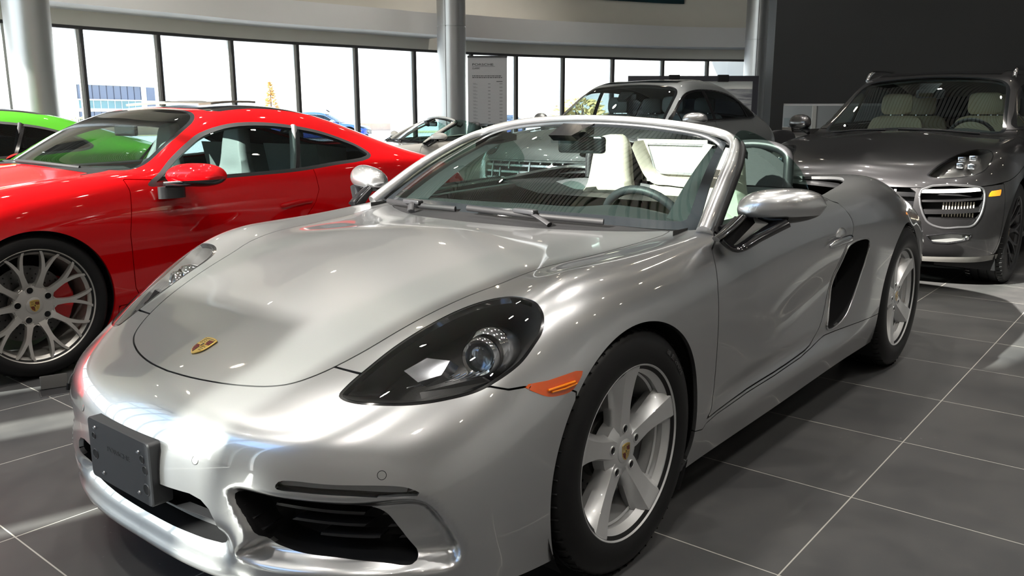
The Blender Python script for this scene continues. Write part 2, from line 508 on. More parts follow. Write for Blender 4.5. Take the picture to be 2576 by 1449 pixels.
LAMPDARK = mat('lamp_housing_dark', (.085, .083, .08), .32, .3, .3, noise=.1)
GOLD = mat('crest_gold', (.72, .50, .14), .28, .8, .5, noise=.12, nscale=300)
CRED = mat('crest_red', (.22, .006, .008), .25, 0, .6, noise=.1)
CBLK = mat('crest_black', (.01, .008, .008), .25, 0, .6, noise=.1)
PLASTICG = mat('plate_bracket_plastic', (.032, .034, .038), .42, 0, 0, noise=.06, bump=.06, bscale=900)

# ---------------------------------------------------------------- objects
def obj(name, m, material, parent=None, ang=None, loc=None):
    """M -> one mesh object; ang: None uses the carried normals, a number makes edges sharper than it (degrees) crisp"""
    me = bpy.data.meshes.new(name)
    V, T = np.asarray(m.V, np.float32), np.asarray(m.T, np.int32)
    me.vertices.add(len(V)); me.vertices.foreach_set('co', V.ravel())
    me.loops.add(T.size); me.loops.foreach_set('vertex_index', T.ravel())
    me.polygons.add(len(T)); me.polygons.foreach_set('loop_start', np.arange(0, T.size, 3, dtype=np.int32))
    me.polygons.foreach_set('loop_total', np.full(len(T), 3, np.int32))
    me.update(calc_edges=True); me.validate()
    me.polygons.foreach_set('use_smooth', np.ones(len(me.polygons), bool))
    if ang is None and len(me.vertices) == len(m.N): me.normals_split_custom_set_from_vertices(m.N.astype(np.float32).tolist())
    elif ang is not None: me.set_sharp_from_angle(angle=math.radians(ang))
    me.materials.append(material)
    o = bpy.data.objects.new(name, me); COL.objects.link(o)
    if parent is not None: o.parent = parent
    if loc is not None: o.location = loc
    return o

def thing(name, label, cat, loc=(0, 0, 0), rz=0., group=None):
    o = bpy.data.objects.new(name, None); COL.objects.link(o); o.empty_display_size = .2
    o.location = loc; o.rotation_euler = (0, 0, rz); o['label'] = label; o['category'] = cat
    if group: o['group'] = group
    return o
def tag(o, label, cat, group=None, kind=None):
    o['label'] = label; o['category'] = cat
    if group: o['group'] = group
    if kind: o['kind'] = kind
    return o
def struct(name, m, material, ang=30, parent=None):
    o = obj(name, m, material, parent, ang)
    if parent is None: o['kind'] = 'structure'
    return o
def copy_tree(o, parent=None):
    c = o.copy(); COL.objects.link(c)
    if parent is not None: c.parent = parent
    for ch in [x for x in bpy.data.objects if x.parent == o]: copy_tree(ch, c)
    return c
def panel(name, m, material, parent, rim=.012):
    return obj(name, join(m, skirt(m, depth=rim)), material, parent)
def halves(m):
    return [x for x in carve(m, lambda P: -P[:, 1]) if len(x.T)]

def text_mesh(txt, size, depth, name='lettering', font=None):
    c = bpy.data.curves.new(name, 'FONT'); c.body = txt; c.size = size; c.extrude = depth; c.align_x = 'CENTER'; c.align_y = 'CENTER'
    o = bpy.data.objects.new(name, c); COL.objects.link(o)
    dg = bpy.context.evaluated_depsgraph_get(); dg.update()
    me = bpy.data.meshes.new_from_object(o.evaluated_get(dg))
    me.calc_loop_triangles()
    V = np.zeros(len(me.vertices)*3, np.float32); me.vertices.foreach_get('co', V)
    T = np.array([t.vertices[:] for t in me.loop_triangles], int)
    bpy.data.objects.remove(o, do_unlink=True); bpy.data.meshes.remove(me); bpy.data.curves.remove(c)
    return M(V.reshape(-1, 3), T)
# ---------------------------------------------------------------- crest, wheels
def shield(w, h, n=8):
    """outline (x right, y up) of the crest shield"""
    a = [(-.5, .40), (-.36, .445), (-.18, .475), (0, .485), (.18, .475), (.36, .445), (.5, .40)]
    b = [(.5, .1), (.485, -.08), (.43, -.24), (.30, -.38), (.14, -.47), (0, -.515), (-.14, -.47), (-.30, -.38), (-.43, -.24), (-.485, -.08), (-.5, .1)]
    return np.array([(x*w, y*h) for x, y in a + b])
def clip2(poly, axis, v, keep_less):
    out = []; p = [np.array(q) for q in poly]
    for i in range(len(p)):
        a, b = p[i], p[(i+1) % len(p)]
        ia = (a[axis] <= v) == keep_less; ib = (b[axis] <= v) == keep_less
        if ia: out.append(a)
        if ia != ib: out.append(a + (b - a) * (v - a[axis]) / (b[axis] - a[axis]))
    return np.array(out)
_crest_cache = {}
def crest_meshes(w, h, t):
    k = (w, h, t)
    if k in _crest_cache: return _crest_cache[k]
    s = shield(w, h); gold = [prism(s, 0, t, bev=t*.4)]; red, blk = [], []
    inn = shield(w*.88, h*.88)
    def bars(x0, x1, y0, y1, first):
        n = 5
        for i in range(n):
            a, b = x0 + (x1-x0)*i/n + w*.006, x0 + (x1-x0)*(i+1)/n - w*.006
            q = clip2(clip2(clip2(clip2(inn, 0, a, False), 0, b, True), 1, y0, False), 1, y1, True)
            if len(q) > 2: (blk if (i + first) % 2 == 0 else red).append(prism(q, t*.9, t*1.12))
    bars(.03*w, .44*w, .04*h, .30*h, 0); bars(-.44*w, -.03*w, -.46*h, -.03*h, 0)
    for sx, y0, k in ((-1, .05, 3), (1, -.30, 3)):
        for i in range(k):
            c = np.array([sx*.24*w, y0*h + i*.085*h]); th = np.linspace(.15*np.pi, .85*np.pi, 9)
            rr = w*(.15 if sx < 0 else .15 - .02*(k-1-i)*1.4)
            blk.append(sweep([(c[0] + rr*math.cos(q), c[1] + rr*.55*math.sin(q), t*1.05) for q in th], w*.014, 5))
    cs = shield(w*.27, h*.27); gold.append(prism(cs, t*.9, t*1.35))
    blk.append(prism(np.array([(-.03, -.09), (.015, -.07), (.03, -.02), (.055, .02), (.03, .075), (0, .10), (-.02, .06), (-.055, .05), (-.02, .01), (-.045, -.03)]) * h, t*1.3, t*1.5))
    for i in range(7): blk.append(boxm((-.36*w + i*.12*w - .035*w, .35*h - abs(i-3)*.006*h, t*.9), (-.36*w + i*.12*w + .035*w, .385*h - abs(i-3)*.006*h, t*1.08)))
    r = (join(*gold), join(*red), join(*blk)); _crest_cache[k] = r
    return r
def crest(parent, loc, R, w, h, t=.0022, name='crest_badge'):
    g, r, b = [xf(m, R, loc) for m in crest_meshes(w, h, t)]
    o = obj(name, g, GOLD, parent, 30)
    obj('crest_stripe', r, CRED, o, 30); obj('crest_stripe', b, CBLK, o, 30)
    return o
def frame_from(z, up):
    z = np.asarray(z, float); z = z / np.linalg.norm(z); x = np.cross(up, z); x /= np.linalg.norm(x)
    return np.stack([x, np.cross(z, x), z], 1)
RY = np.array([[-1, 0, 0], [0, 0, 1], [0, 1, 0.]])      # text/crest plane -> outward +y, up z

def spoke(secs, ang):
    rings = []
    for r, wf, yf, wb, d in secs:
        rings.append([(-wf, r, yf), (wf, r, yf), (wf + (wb-wf)*.75, r, yf - d*.35), (wb, r, yf - d*.6), (wb*.85, r, yf - d), (-wb*.85, r, yf - d), (-wb, r, yf - d*.6), (-wf - (wb-wf)*.75, r, yf - d*.35)])
    R = np.array(rings); c, s = math.cos(ang), math.sin(ang)
    P = np.stack([R[..., 1]*c - R[..., 0]*s, R[..., 2], R[..., 1]*s + R[..., 0]*c], 2)
    return ring_loft(P, True, 4)
def sec2(r, a, y, w, d):
    """square-ish section ring at radius r, angle a"""
    c, s = math.cos(a), math.sin(a); t = np.array([-s, 0, c]); p = np.array([r*c, y, r*s]); Y = np.array([0, 1., 0])
    return [p - t*w, p + t*w, p + t*w*1.25 - Y*d*.5, p + t*w*.9 - Y*d, p - t*w*.9 - Y*d, p - t*w*1.25 - Y*d*.5]

def tyre_mesh(R, rr, w, treads=60):
    h = w/2
    p = [(rr-.012, h*.90), (rr+.003, h*.985), (rr+.012, h*1.03), (rr + (R-rr)*.35, h*1.07), (rr + (R-rr)*.62, h*1.045), (rr + (R-rr)*.80, h*.985), (R-.010, h*.91), (R-.003, h*.83), (R-.0005, h*.70)]
    for g in (.62, .22, -.22, -.62):
        p += [(R, h*(g+.05)), (R-.007, h*(g+.035)), (R-.007, h*(g-.035)), (R, h*(g-.05))]
    q = [(r, -y) for r, y in p[:9][::-1]]
    m = lathe(p + q, 96)
    cuts = []
    for k in range(treads):
        a = 2*math.pi*k/treads; c, s = math.cos(a), math.sin(a)
        for sg in (1, -1):
            pts = np.array([(R*1.0008, h*.66*sg), (R*.9985, h*.80*sg), (R*.985, h*.93*sg)])
            P = np.stack([pts[:, 0]*c, pts[:, 1], pts[:, 0]*s], 1)
            cuts.append(sweep(P, .0028, 4, False, up=(0, 1, .01)))
    return m, join(*cuts)

def wheel_kit(style, R, rr, w, rimmat, calmat, disc=.165, cal_ang=math.pi):
    """hub at the origin, outside towards +y; rr = outer lip radius"""
    h = w/2; lip = h*.985
    barrel = lathe([(rr-.03, lip-.03), (rr-.016, lip-.012), (rr-.004, lip+.001), (rr, lip-.001), (rr-.003, lip-.008), (rr-.013, h*.9), (rr-.016, h*.7)], 96)
    inner = lathe([(rr-.022, lip-.022), (rr-.028, lip-.06), (rr-.040, lip-.10), (rr-.030, -h*.9)], 96)
    kit = {}
    if style == 'five':
        yo = lip - .004
        secs = [(.020, .016, yo-.022, .030, .05), (.060, .0235, yo-.021, .036, .05), (.085, .0225, yo-.020, .034, .05), (.125, .0215, yo-.018, .036, .055),
                (.165, .0245, yo-.013, .044, .06), (.200, .0285, yo-.007, .056, .06), (rr-.018, .0325, yo-.001, .070, .05), (rr-.005, .0335, yo+.0005, .074, .04)]
        sp = [spoke(secs, math.pi/2 + k*2*math.pi/5) for k in range(5)]
        hub = lathe([(.0005, yo-.020), (.040, yo-.020), (.058, yo-.023), (.078, yo-.036), (.082, yo-.07)], 48)
        ring2 = lathe([(rr-.036, lip-.050), (rr-.030, lip-.046), (rr-.026, lip-.052)], 96)
        rim = join(barrel, inner, hub, ring2, *sp); nb, pcd, yb, br = 5, .062, yo-.0205, .0115; b0 = math.pi/2; cap_r, ycap = .034, yo-.0195
    else:
        yo = lip - .006; sp = []
        for k in range(10):
            a = math.pi/2 + (k+.5)*math.pi/5
            da = .055
            sp.append(ring_loft([sec2(.080, a, yo-.040, .018, .03), sec2(.105, a, yo-.030, .0145, .03), sec2(.13, a, yo-.024, .0125, .03), sec2(rr*.57, a, yo-.018, .0120, .03), sec2(rr*.63, a, yo-.015, .0135, .03)], True, 3))
            for sg in (-1, 1):
                sp.append(ring_loft([sec2(rr*.58, a + sg*.012, yo-.017, .0088, .03), sec2(rr*.72, a + sg*.062, yo-.010, .0080, .028), sec2(rr*.87, a + sg*.118, yo-.004, .0068, .025), sec2(rr-.008, a + sg*.170, yo, .0058, .02)], True, 3))
            b = a + math.pi/10
            sp.append(ring_loft([sec2(.112 - .020*math.sin((t+1)*math.pi/2), a + (t+1)/2*math.pi/5, yo-.030 - .01*math.sin((t+1)*math.pi/2), .008, .03) for t in np.linspace(-1, 1, 5)], True, 2))
        hub = lathe([(.0005, yo-.036), (.060, yo-.036), (.090, yo-.039), (.098, yo-.046), (.100, yo-.08)], 60)
        rim = join(barrel, inner, hub, *sp); nb, pcd, yb, br = 5, .074, yo-.0365, .0165; b0 = math.pi/2 - .18; cap_r, ycap = .040, yo-.035
    kit['wheel'] = rim; kit['rimmat'] = rimmat
    kit['tyre'] = join(*tyre_mesh(R, rr-.006, w))
    kit['disc'] = join(lathe([(.05, .012), (disc, .012), (disc, -.014), (.05, -.014)], 64), lathe([(.0005, .03), (.085, .03), (.09, .012)], 40))
    hs = []
    for k in range(24):
        for j, r in enumerate((disc*.68, disc*.80, disc*.92)):
            a = 2*math.pi*(k + j*.33)/24; c = np.array([r*math.cos(a), .0128, r*math.sin(a)])
            t = np.linspace(0, 2*np.pi, 7)[:-1]
            hs.append(fan(np.stack([c[0] + .0042*np.cos(-t), np.full(6, .0126), c[2] + .0042*np.sin(-t)], 1)))
    kit['holes'] = join(*hs)
    a = np.linspace(-.55, .55, 9)
    ro, ri = disc + .024, disc - .078
    th = lambda q: (ro if abs(q) < .2 else ro - .006)
    poly = [(th(q)*math.cos(q), th(q)*math.sin(q)) for q in a] + [((ri + (.006 if abs(q) < .25 else 0))*math.cos(q), (ri + (.006 if abs(q) < .25 else 0))*math.sin(q)) for q in a[::-1]]
    cp = prism(np.array(poly), -.045, .045, 'z', .008)
    cp = M(np.stack([cp.V[:, 0], cp.V[:, 2], -cp.V[:, 1]], 1), cp.T)
    kit['caliper'] = xf(cp, rotm('y', -cal_ang)); kit['calmat'] = calmat
    bolts = []
    for k in range(nb):
        q = b0 + 2*math.pi*k/nb; c = np.array([pcd*math.cos(q), yb, pcd*math.sin(q)])
        bolts.append(join(lathe([(.0004, .0012), (br*.86, .0012)], 20), lathe([(.0004, .004), (.005, .004), (.0055, .001)], 6)).moved(c))
    kit['bolts'] = bolts
    kit['boltrim'] = [lathe([(br*.86, .0005), (br*.93, .0022), (br*1.08, .0020), (br*1.2, -.0008)], 24).moved((pcd*math.cos(b0 + 2*math.pi*k/nb), yb, pcd*math.sin(b0 + 2*math.pi*k/nb))) for k in range(nb)]
    kit['cap'] = lathe([(.0004, ycap + .004), (cap_r*.8, ycap + .0035), (cap_r*.96, ycap + .001), (cap_r, ycap - .004)], 40)
    kit['ycap'] = ycap + .0035; kit['capr'] = cap_r
    q = cal_ang + 2.35
    return kit

def sidewall_text(txt, r, y, a0, hgt, step):
    ms = []
    for i, ch_ in enumerate(txt):
        if ch_ == ' ': continue
        q = wide_text(ch_, hgt*.62, hgt, .0012); a = a0 - i*step; c, s = math.cos(a), math.sin(a)
        ex, ey = np.array([-s, 0, c])*-1, np.array([c, 0, s])
        # read from outside (+y): tangent to the right is towards -x at the top
        ms.append(M(q.V[:, :1]*(-1)*ex*-1 + q.V[:, 1:2]*ey + q.V[:, 2:3]*np.array([0, 1., 0]) + np.array([r*c, y, r*s]), q.T))
    return join(*ms)
def put_wheel(kit, parent, loc, left=True, steer=0., spin=0., full=True):
    w = obj('wheel', join(kit['wheel'], *kit['boltrim']), kit['rimmat'], parent, 28)
    w.location = loc; w.rotation_euler = (0, spin if left else -spin, (0 if left else math.pi) + steer)
    t = obj('tyre', kit['tyre'], RUBBER, w, 40)
    if full:
        d = obj('brake_disc', kit['disc'], DISCM, w, 30); obj('drilled_hole', kit['holes'], DARKIN, w, 30)
        obj('caliper', kit['caliper'], kit['calmat'], w, 30)
        for b in kit['bolts']: obj('lug_bolt', b, GLOSSB, w, 30)
        c = obj('centre_cap', kit['cap'], kit['rimmat'], w, 30)
        g, r, b = [xf(m, RY, (0, kit['ycap'], 0)) for m in crest_meshes(kit['capr']*1.12, kit['capr']*1.42, .0015)]
        cm = [obj('crest_emblem', g, GOLD, w, 30), obj('crest_emblem', r, CRED, w, 30), obj('crest_emblem', b, CBLK, w, 30)]
    return w
# ---------------------------------------------------------------- showroom
def floor_mat():
    m = bpy.data.materials.new('dark_porcelain_tiles'); m.use_nodes = True; t = m.node_tree; b = t.nodes['Principled BSDF']
    N = lambda k, **kw: t.nodes.new(k)
    tc = N('ShaderNodeTexCoord'); sp = N('ShaderNodeSeparateXYZ'); t.links.new(tc.outputs['Object'], sp.inputs[0])
    def math_(op, a, b_=None, c=None):
        n = N('ShaderNodeMath'); n.operation = op
        for i, v in enumerate((a, b_, c)):
            if v is None: continue
            if isinstance(v, (int, float)): n.inputs[i].default_value = v
            else: t.links.new(v, n.inputs[i])
        return n.outputs[0]
    T = .606
    def cell(o, off): return math_('DIVIDE', math_('ADD', o, -off), T)
    u, v = cell(sp.outputs[0], -.2222), cell(sp.outputs[1], 1.205)
    def dist(c): return math_('MULTIPLY', math_('SUBTRACT', .5, math_('ABSOLUTE', math_('SUBTRACT', math_('FRACT', c), .5))), T)
    g = math_('MINIMUM', dist(u), dist(v))
    gm = N('ShaderNodeMapRange'); gm.inputs[1].default_value = .0015; gm.inputs[2].default_value = .0026; gm.inputs[3].default_value = 1; gm.inputs[4].default_value = 0
    t.links.new(g, gm.inputs[0])
    cv = N('ShaderNodeCombineXYZ'); t.links.new(math_('FLOOR', u), cv.inputs[0]); t.links.new(math_('FLOOR', v), cv.inputs[1])
    wn_ = N('ShaderNodeTexWhiteNoise'); t.links.new(cv.outputs[0], wn_.inputs[0])
    n1 = N('ShaderNodeTexNoise'); n1.inputs['Scale'].default_value = 3.2; n1.inputs['Detail'].default_value = 8; n1.inputs['Roughness'].default_value = .65; t.links.new(tc.outputs['Object'], n1.inputs[0])
    r1 = N('ShaderNodeValToRGB'); r1.color_ramp.elements[0].position = .3; r1.color_ramp.elements[0].color = (.050, .051, .053, 1); r1.color_ramp.elements[1].position = .75; r1.color_ramp.elements[1].color = (.085, .084, .082, 1)
    t.links.new(math_('ADD', n1.outputs[0], math_('MULTIPLY', math_('ADD', wn_.outputs[0], -.5), .12)), r1.inputs[0])
    # chalky scuffs and specks
    n2 = N('ShaderNodeTexNoise'); n2.inputs['Scale'].default_value = 46; n2.inputs['Detail'].default_value = 3; t.links.new(tc.outputs['Object'], n2.inputs[0])
    n3 = N('ShaderNodeTexNoise'); n3.inputs['Scale'].default_value = 1.6; n3.inputs['Detail'].default_value = 2; t.links.new(tc.outputs['Object'], n3.inputs[0])
    s1 = N('ShaderNodeMapRange'); s1.inputs[1].default_value = .70; s1.inputs[2].default_value = .78; t.links.new(n2.outputs[0], s1.inputs[0])
    s2 = N('ShaderNodeMapRange'); s2.inputs[1].default_value = .54; s2.inputs[2].default_value = .66; t.links.new(n3.outputs[0], s2.inputs[0])
    x1 = N('ShaderNodeMix'); x1.data_type = 'RGBA'; t.links.new(math_('MULTIPLY', math_('MULTIPLY', s1.outputs[0], s2.outputs[0]), .55), x1.inputs[0]); t.links.new(r1.outputs[0], x1.inputs[6]); x1.inputs[7].default_value = (.34, .34, .34, 1)
    x2 = N('ShaderNodeMix'); x2.data_type = 'RGBA'; t.links.new(gm.outputs[0], x2.inputs[0]); t.links.new(x1.outputs[2], x2.inputs[6]); x2.inputs[7].default_value = (.40, .39, .355, 1)
    t.links.new(x2.outputs[2], b.inputs['Base Color'])
    rr = N('ShaderNodeMapRange'); rr.inputs[3].default_value = .30; rr.inputs[4].default_value = .52; t.links.new(n1.outputs[0], rr.inputs[0]); t.links.new(rr.outputs[0], b.inputs['Roughness'])
    bp = N('ShaderNodeBump'); bp.inputs['Strength'].default_value = .12; bp.inputs['Distance'].default_value = .004
    t.links.new(math_('SUBTRACT', n1.outputs[0], gm.outputs[0]), bp.inputs['Height']); t.links.new(bp.outputs[0], b.inputs['Normal'])
    return m
FLOORM = floor_mat()
WALLC = mat('cream_wall_paint', (.86, .82, .73), .75, noise=.03, nscale=3)
WALLG = mat('bulkhead_paint', (.88, .865, .85), .7, noise=.02, nscale=3)
WALLR = mat('pale_wall_paint', (.60, .595, .58), .75, noise=.03, nscale=3)
DARKW = mat('charcoal_wall_panel', (.018, .0195, .0205), .62, noise=.08, nscale=2)
MULL = mat('grey_mullion', (.09, .085, .085), .4, .3, noise=.05)
FINW = mat('white_glazing_fin', (.75, .74, .70), .5, noise=.03)
COLM = mat('silver_column_cladding', (.48, .485, .49), .34, .75, noise=.03, nscale=6)
CEILM = mat('pale_ceiling_slats', (.72, .71, .69), .6, noise=.05, nscale=4)
PANE = glass('window_glass', (.94, .97, .96), 0., 1.)

struct('floor', M([(-30, -16, 0), (8.2, -16, 0), (8.2, 10, 0), (-30, 10, 0)], [(0, 1, 2), (0, 2, 3)]), FLOORM)

# ceiling: pale slats for the deck ribs, black sheet painting the shaded grooves
struct('ceiling', M([(-30, -16, 8.0), (8.2, -16, 8.0), (8.2, 10, 8.0), (-30, 10, 8.0)], [(0, 2, 1), (0, 3, 2)]), mat('ceiling_groove_shade', (.012, .012, .013), .8, noise=.1, nscale=3))
sl_ = []; y = -15.9
while y < 9.9: sl_.append(boxm((-30, y, 7.86), (8.2, y + .095, 7.92))); y += .145
struct('trim_5', join(*sl_), CEILM)

# curved glass wall
ARC = [(6.4, -13.5), (4.9, -13.5), (3.4, -13.5), (1.9, -13.5), (.4, -13.5), (-1.1, -13.5), (-2.6, -13.5), (-4.0, -13.52), (-5.2, -13.55), (-6.6, -13.50), (-8.15, -13.5), (-9.6, -13.3), (-10.95, -12.98), (-12.5, -12.72), (-14.1, -12.35), (-15.35, -11.93), (-16.55, -11.32), (-17.85, -10.62), (-19.2, -9.86), (-20.2, -9.02), (-21.0, -8.2), (-22.2, -6.6), (-23.2, -4.9), (-24, -3.)]
arc = np.array(ARC)
ZS, ZH = .12, 2.75
def along(p, q, lo, hi, w, off=0.):
    """box standing on the line p-q"""
    p, q = np.array(p, float), np.array(q, float); d = (q-p)/np.linalg.norm(q-p); n = np.array([-d[1], d[0]])
    c = [p - n*(w/2 - off), q - n*(w/2 - off), q + n*(w/2 + off), p + n*(w/2 + off)]
    return prism(np.array(c), lo, hi)
for i in range(len(arc) - 1):
    p, q = arc[i], arc[i+1]; d = (q-p)/np.linalg.norm(q-p)
    fr = join(along(p, p + d*.055, ZS, ZH, .11), along(p + d*.0, q, ZH - .055, ZH, .10), along(p, q, 0, ZS, .12))
    w = struct('window_%d' % (i+1), fr, MULL)
    struct('pane', along(p + d*.05, q - d*.002, ZS, ZH - .05, .012), PANE, parent=w)
    n = np.array([-d[1], d[0]]); n = n if n @ (np.array([0, 0]) - p) < 0 else -n
    struct('glazing_fin', along(q - d*.005, q - d*.06, ZS, ZH - .03, .05, 0), FINW, parent=w)
# wall over the glass
def strip(pts, z0, z1, th, off):
    p = np.array(pts, float); t = np.gradient(p, axis=0); t /= np.linalg.norm(t, axis=1)[:, None]; n = np.stack([-t[:, 1], t[:, 0]], 1)
    n = np.where((n @ np.array([0, 1.]) < 0)[:, None], -n, n)
    a, b = p + n*off, p + n*(off + th)
    rings = [[(*a[i], z0), (*b[i], z0), (*b[i], z1), (*a[i], z1)] for i in range(len(p))]
    return ring_loft(rings, True)
arcs = cr(arc, 4, False)
struct('wall_back', strip(arcs, ZH, 7.95, .2, -.1), WALLC)
# bulkheads (light shelves) between the columns
COLS = [(-3.0, -10.1, .275), (-12.15, -11.15, .315), (-19.6, -7.3, .33)]
def inner(off, i0, i1): 
    p = arcs; t = np.gradient(p, axis=0); t /= np.linalg.norm(t, axis=1)[:, None]; n = np.stack([-t[:, 1], t[:, 0]], 1); n = np.where((n @ np.array([0, 1.]) < 0)[:, None], -n, n)
    return (p + n*off)[i0:i1]
ii = inner(1.0, 0, len(arcs)); 
k1 = int(np.argmin(abs(ii[:, 0] + 12.6))); k2 = int(np.argmin(abs(ii[:, 0] + 20.0)))
struct('trim_1', strip(ii[:k1+1], 3.0, 3.46, .9, -.9), WALLG)
struct('trim_2', strip(ii[k1+1:k2+5], 3.0, 3.50, .9, -.9), WALLG)
for k, (x, y, r) in enumerate(COLS):
    pr_ = [(r, 0.)]
    for zz in (1.05, 3.12, 5.2): pr_ += [(r, zz-.012), (r-.01, zz-.008), (r-.01, zz+.008), (r, zz+.012)]
    pr_ += [(r, 7.95)]
    c = lathe(pr_[::-1], 64, 'z')
    seam = boxm((-.008, -r-.0015, 0), (.008, -r+.01, 7.9))
    o = struct('column_%d' % (k+1), c.moved((x, y, 0)), COLM, 40)
    struct('seam', xf(seam, rotm('z', -1.55 if k == 0 else 1.9), (x, y, 0)), MULL, parent=o)
# dark feature wall with a niche looking into a pale office
dwA = np.array([-11.13, -3.38]); dwd = np.array([-.6315, .7754]); dwn = np.array([.7754, .6315])
def dw(s, d, z): p = dwA + dwd*s + dwn*d; return (p[0], p[1], z)
def dwbox(s0, s1, d0, d1, z0, z1):
    q = [dw(s0, d0, 0)[:2], dw(s1, d0, 0)[:2], dw(s1, d1, 0)[:2], dw(s0, d1, 0)[:2]]
    return prism(np.array(q), z0, z1)
struct('wall_dark', dwbox(2.2, 9.5, -.25, 0, 0, 7.9), DARKW); struct('wall_dark_left', dwbox(0, .20, -.4, 0, 0, 7.9), DARKW); struct('wall_dark_top', dwbox(.20, 2.2, -.25, 0, 1.405, 7.9), DARKW)
struct('wall_office', dwbox(1.35, 3.6, -2.6, -2.5, 0, 2.2), WALLR)
struct('trim_4', dwbox(.20, 2.2, -.25, -.02, 1.37, 1.405), WALLG)
op = thing('office_partition', 'pale frosted glass office panel in the niche of the dark wall', 'partition', dw(.2, -1.7, 0))
def loc_(m, o): return m.moved(-np.array(o.location))
obj('frosted_panel', loc_(dwbox(.72, 1.25, -1.73, -1.70, 0, 2.0), op), mat('frosted_panel', (.50, .53, .54), .35, noise=.04, nscale=2), op, 30)
obj('frosted_panel', loc_(dwbox(1.32, 2.6, -1.73, -1.70, 0, 2.0), op), mat('frosted_panel', (.50, .53, .54), .35), op, 30)
obj('panel_post', loc_(dwbox(1.25, 1.32, -1.75, -1.68, 0, 2.0), op), FINW, op, 30)
obj('tinted_band', loc_(dwbox(.76, 1.15, -1.705, -1.695, .9, 1.18), op), mat('tinted_band', (.36, .42, .44), .3, noise=.05), op, 30)
dk = thing('reception_desk', 'white box-fronted desk in the niche of the dark wall, magazines on top', 'desk', dw(.3, -.55, 0))
obj('desk_front', loc_(dwbox(.20, .80, -.62, -.50, 0, .915), dk), mat('desk_white', (.85, .85, .84), .4, noise=.02), dk, 30)
obj('desk_front', loc_(dwbox(.80, 1.6, -.62, -.50, 0, .915), dk), mat('desk_grey', (.22, .22, .235), .4, noise=.03), dk, 30)
obj('desk_top', loc_(dwbox(.18, 1.62, -.90, -.46, .915, .945), dk), mat('desk_top_grey', (.42, .41, .41), .4, noise=.03), dk, 30)
for k in range(4):
    a = thing('magazine', ['lowest white magazine of the pale pile on the niche desk', 'white magazine second from the bottom of the pale pile on the niche desk', 'white magazine third from the bottom of the pale pile on the niche desk', 'topmost white magazine of the pale pile on the niche desk'][k], 'magazine', dw(.42, -.62, .945 + k*.022), group='white magazines on the desk')
    b_ = dwbox(.30 + .004*k, .52 - .006*k, -.76, -.49, a.location.z, a.location.z + .021)
    obj('cover', loc_(b_, a), mat('magazine_paper', (.72, .72, .71), .5, noise=.05), a, 30)
for k in range(4):
    a = thing('magazine', ['lowest black magazine of the dark pile beside the white one', 'black magazine second from the bottom of the dark pile', 'black magazine third from the bottom of the dark pile', 'topmost black magazine of the dark pile beside the white one'][k], 'magazine', dw(.66, -.62, .945 + k*.024), group='black magazines on the desk')
    b_ = dwbox(.53 + .006*(k % 2), .80, -.76, -.49, a.location.z, a.location.z + .023)
    obj('cover', loc_(b_, a), MATTEB, a, 30)
    obj('page_block', loc_(dwbox(.535 + .006*(k % 2), .795, -.755, -.4885, a.location.z + .006, a.location.z + .016), a), mat('page_edge', (.30, .30, .30), .6, noise=.1), a, 30)
ch = thing('office_chair', 'black padded office chair with rounded back beside the niche desk', 'chair', dw(.02, .55, 0))
CX = frame_from((.7754, .6315, 0), (0, 0, 1))
bk_ = [[(hw*math.cos(t), dz, .035*math.sin(t) - .05*max(0, .25-dz)) for t in np.linspace(0, 2*np.pi, 17)[:-1]] for dz, hw in ((-.3, .17), (-.1, .22), (.1, .23), (.22, .20), (.275, .13), (.285, .06))]
obj('backrest', xf(ring_loft(bk_, True, 3), CX, (0, 0, .72)), BLACKLEA, ch, 60)
obj('seat', boxm((-.23, -.23, .42), (.23, .23, .50), .04), BLACKLEA, ch, 40)
obj('stem', sweep([(0, 0, .06), (0, 0, .42)], .03), MATTEB, ch, 40)
for k in range(5): obj('foot', sweep([(0, 0, .09), (.28*math.cos(k*1.2566), .28*math.sin(k*1.2566), .03)], .022), MATTEB, ch, 40)

# walls out of frame that close the room and throw the bands of sun
def fw(y0, y1, z0, z1): return boxm((6.35, y0, z0), (6.65, y1, z1))
struct('wall_front', join(fw(-1.143, 9.9, 0, 7.95), fw(-2.076, -1.37, 0, 3.9), fw(-2.98, -2.214, 0, 3.9), fw(-3.61, -3.26, 0, 7.95), fw(-5.0, -4.43, 0, 3.9), fw(-13.6, -1.143, 7.75, 7.95), fw(-13.6, -1.143, 0, .1)), WALLR, 30)
k = len(arc)
for y0, y1 in ((-1.37, -1.143), (-2.214, -2.076), (-3.26, -2.98), (-4.43, -3.61), (-6.6, -5.0), (-8.2, -6.6), (-9.8, -8.2), (-11.4, -9.8), (-13.4, -11.4)):
    fr = join(boxm((6.45, y0, 7.69), (6.55, y1, 7.75)), boxm((6.45, y0, 5.0), (6.55, y1, 5.06)), boxm((6.45, y0, .1), (6.55, y1, .16)), *([boxm((6.44, y0, .1), (6.56, y0 + .06, 7.75))] if y1 - y0 > 1 else []))
    w = struct('window_%d' % k, fr, MULL); k += 1
    struct('pane', boxm((6.494, y0, .15), (6.506, y1, 7.7)), PANE, parent=w)
struct('wall_right', boxm((-30, 9.7, 0), (6.5, 9.95, 7.95)), mat('pale_side_wall', (.74, .735, .72), .7, noise=.03, nscale=2), 30)
struct('wall_end', boxm((-30.2, -16, 0), (-30, 10, 7.95)), WALLR)

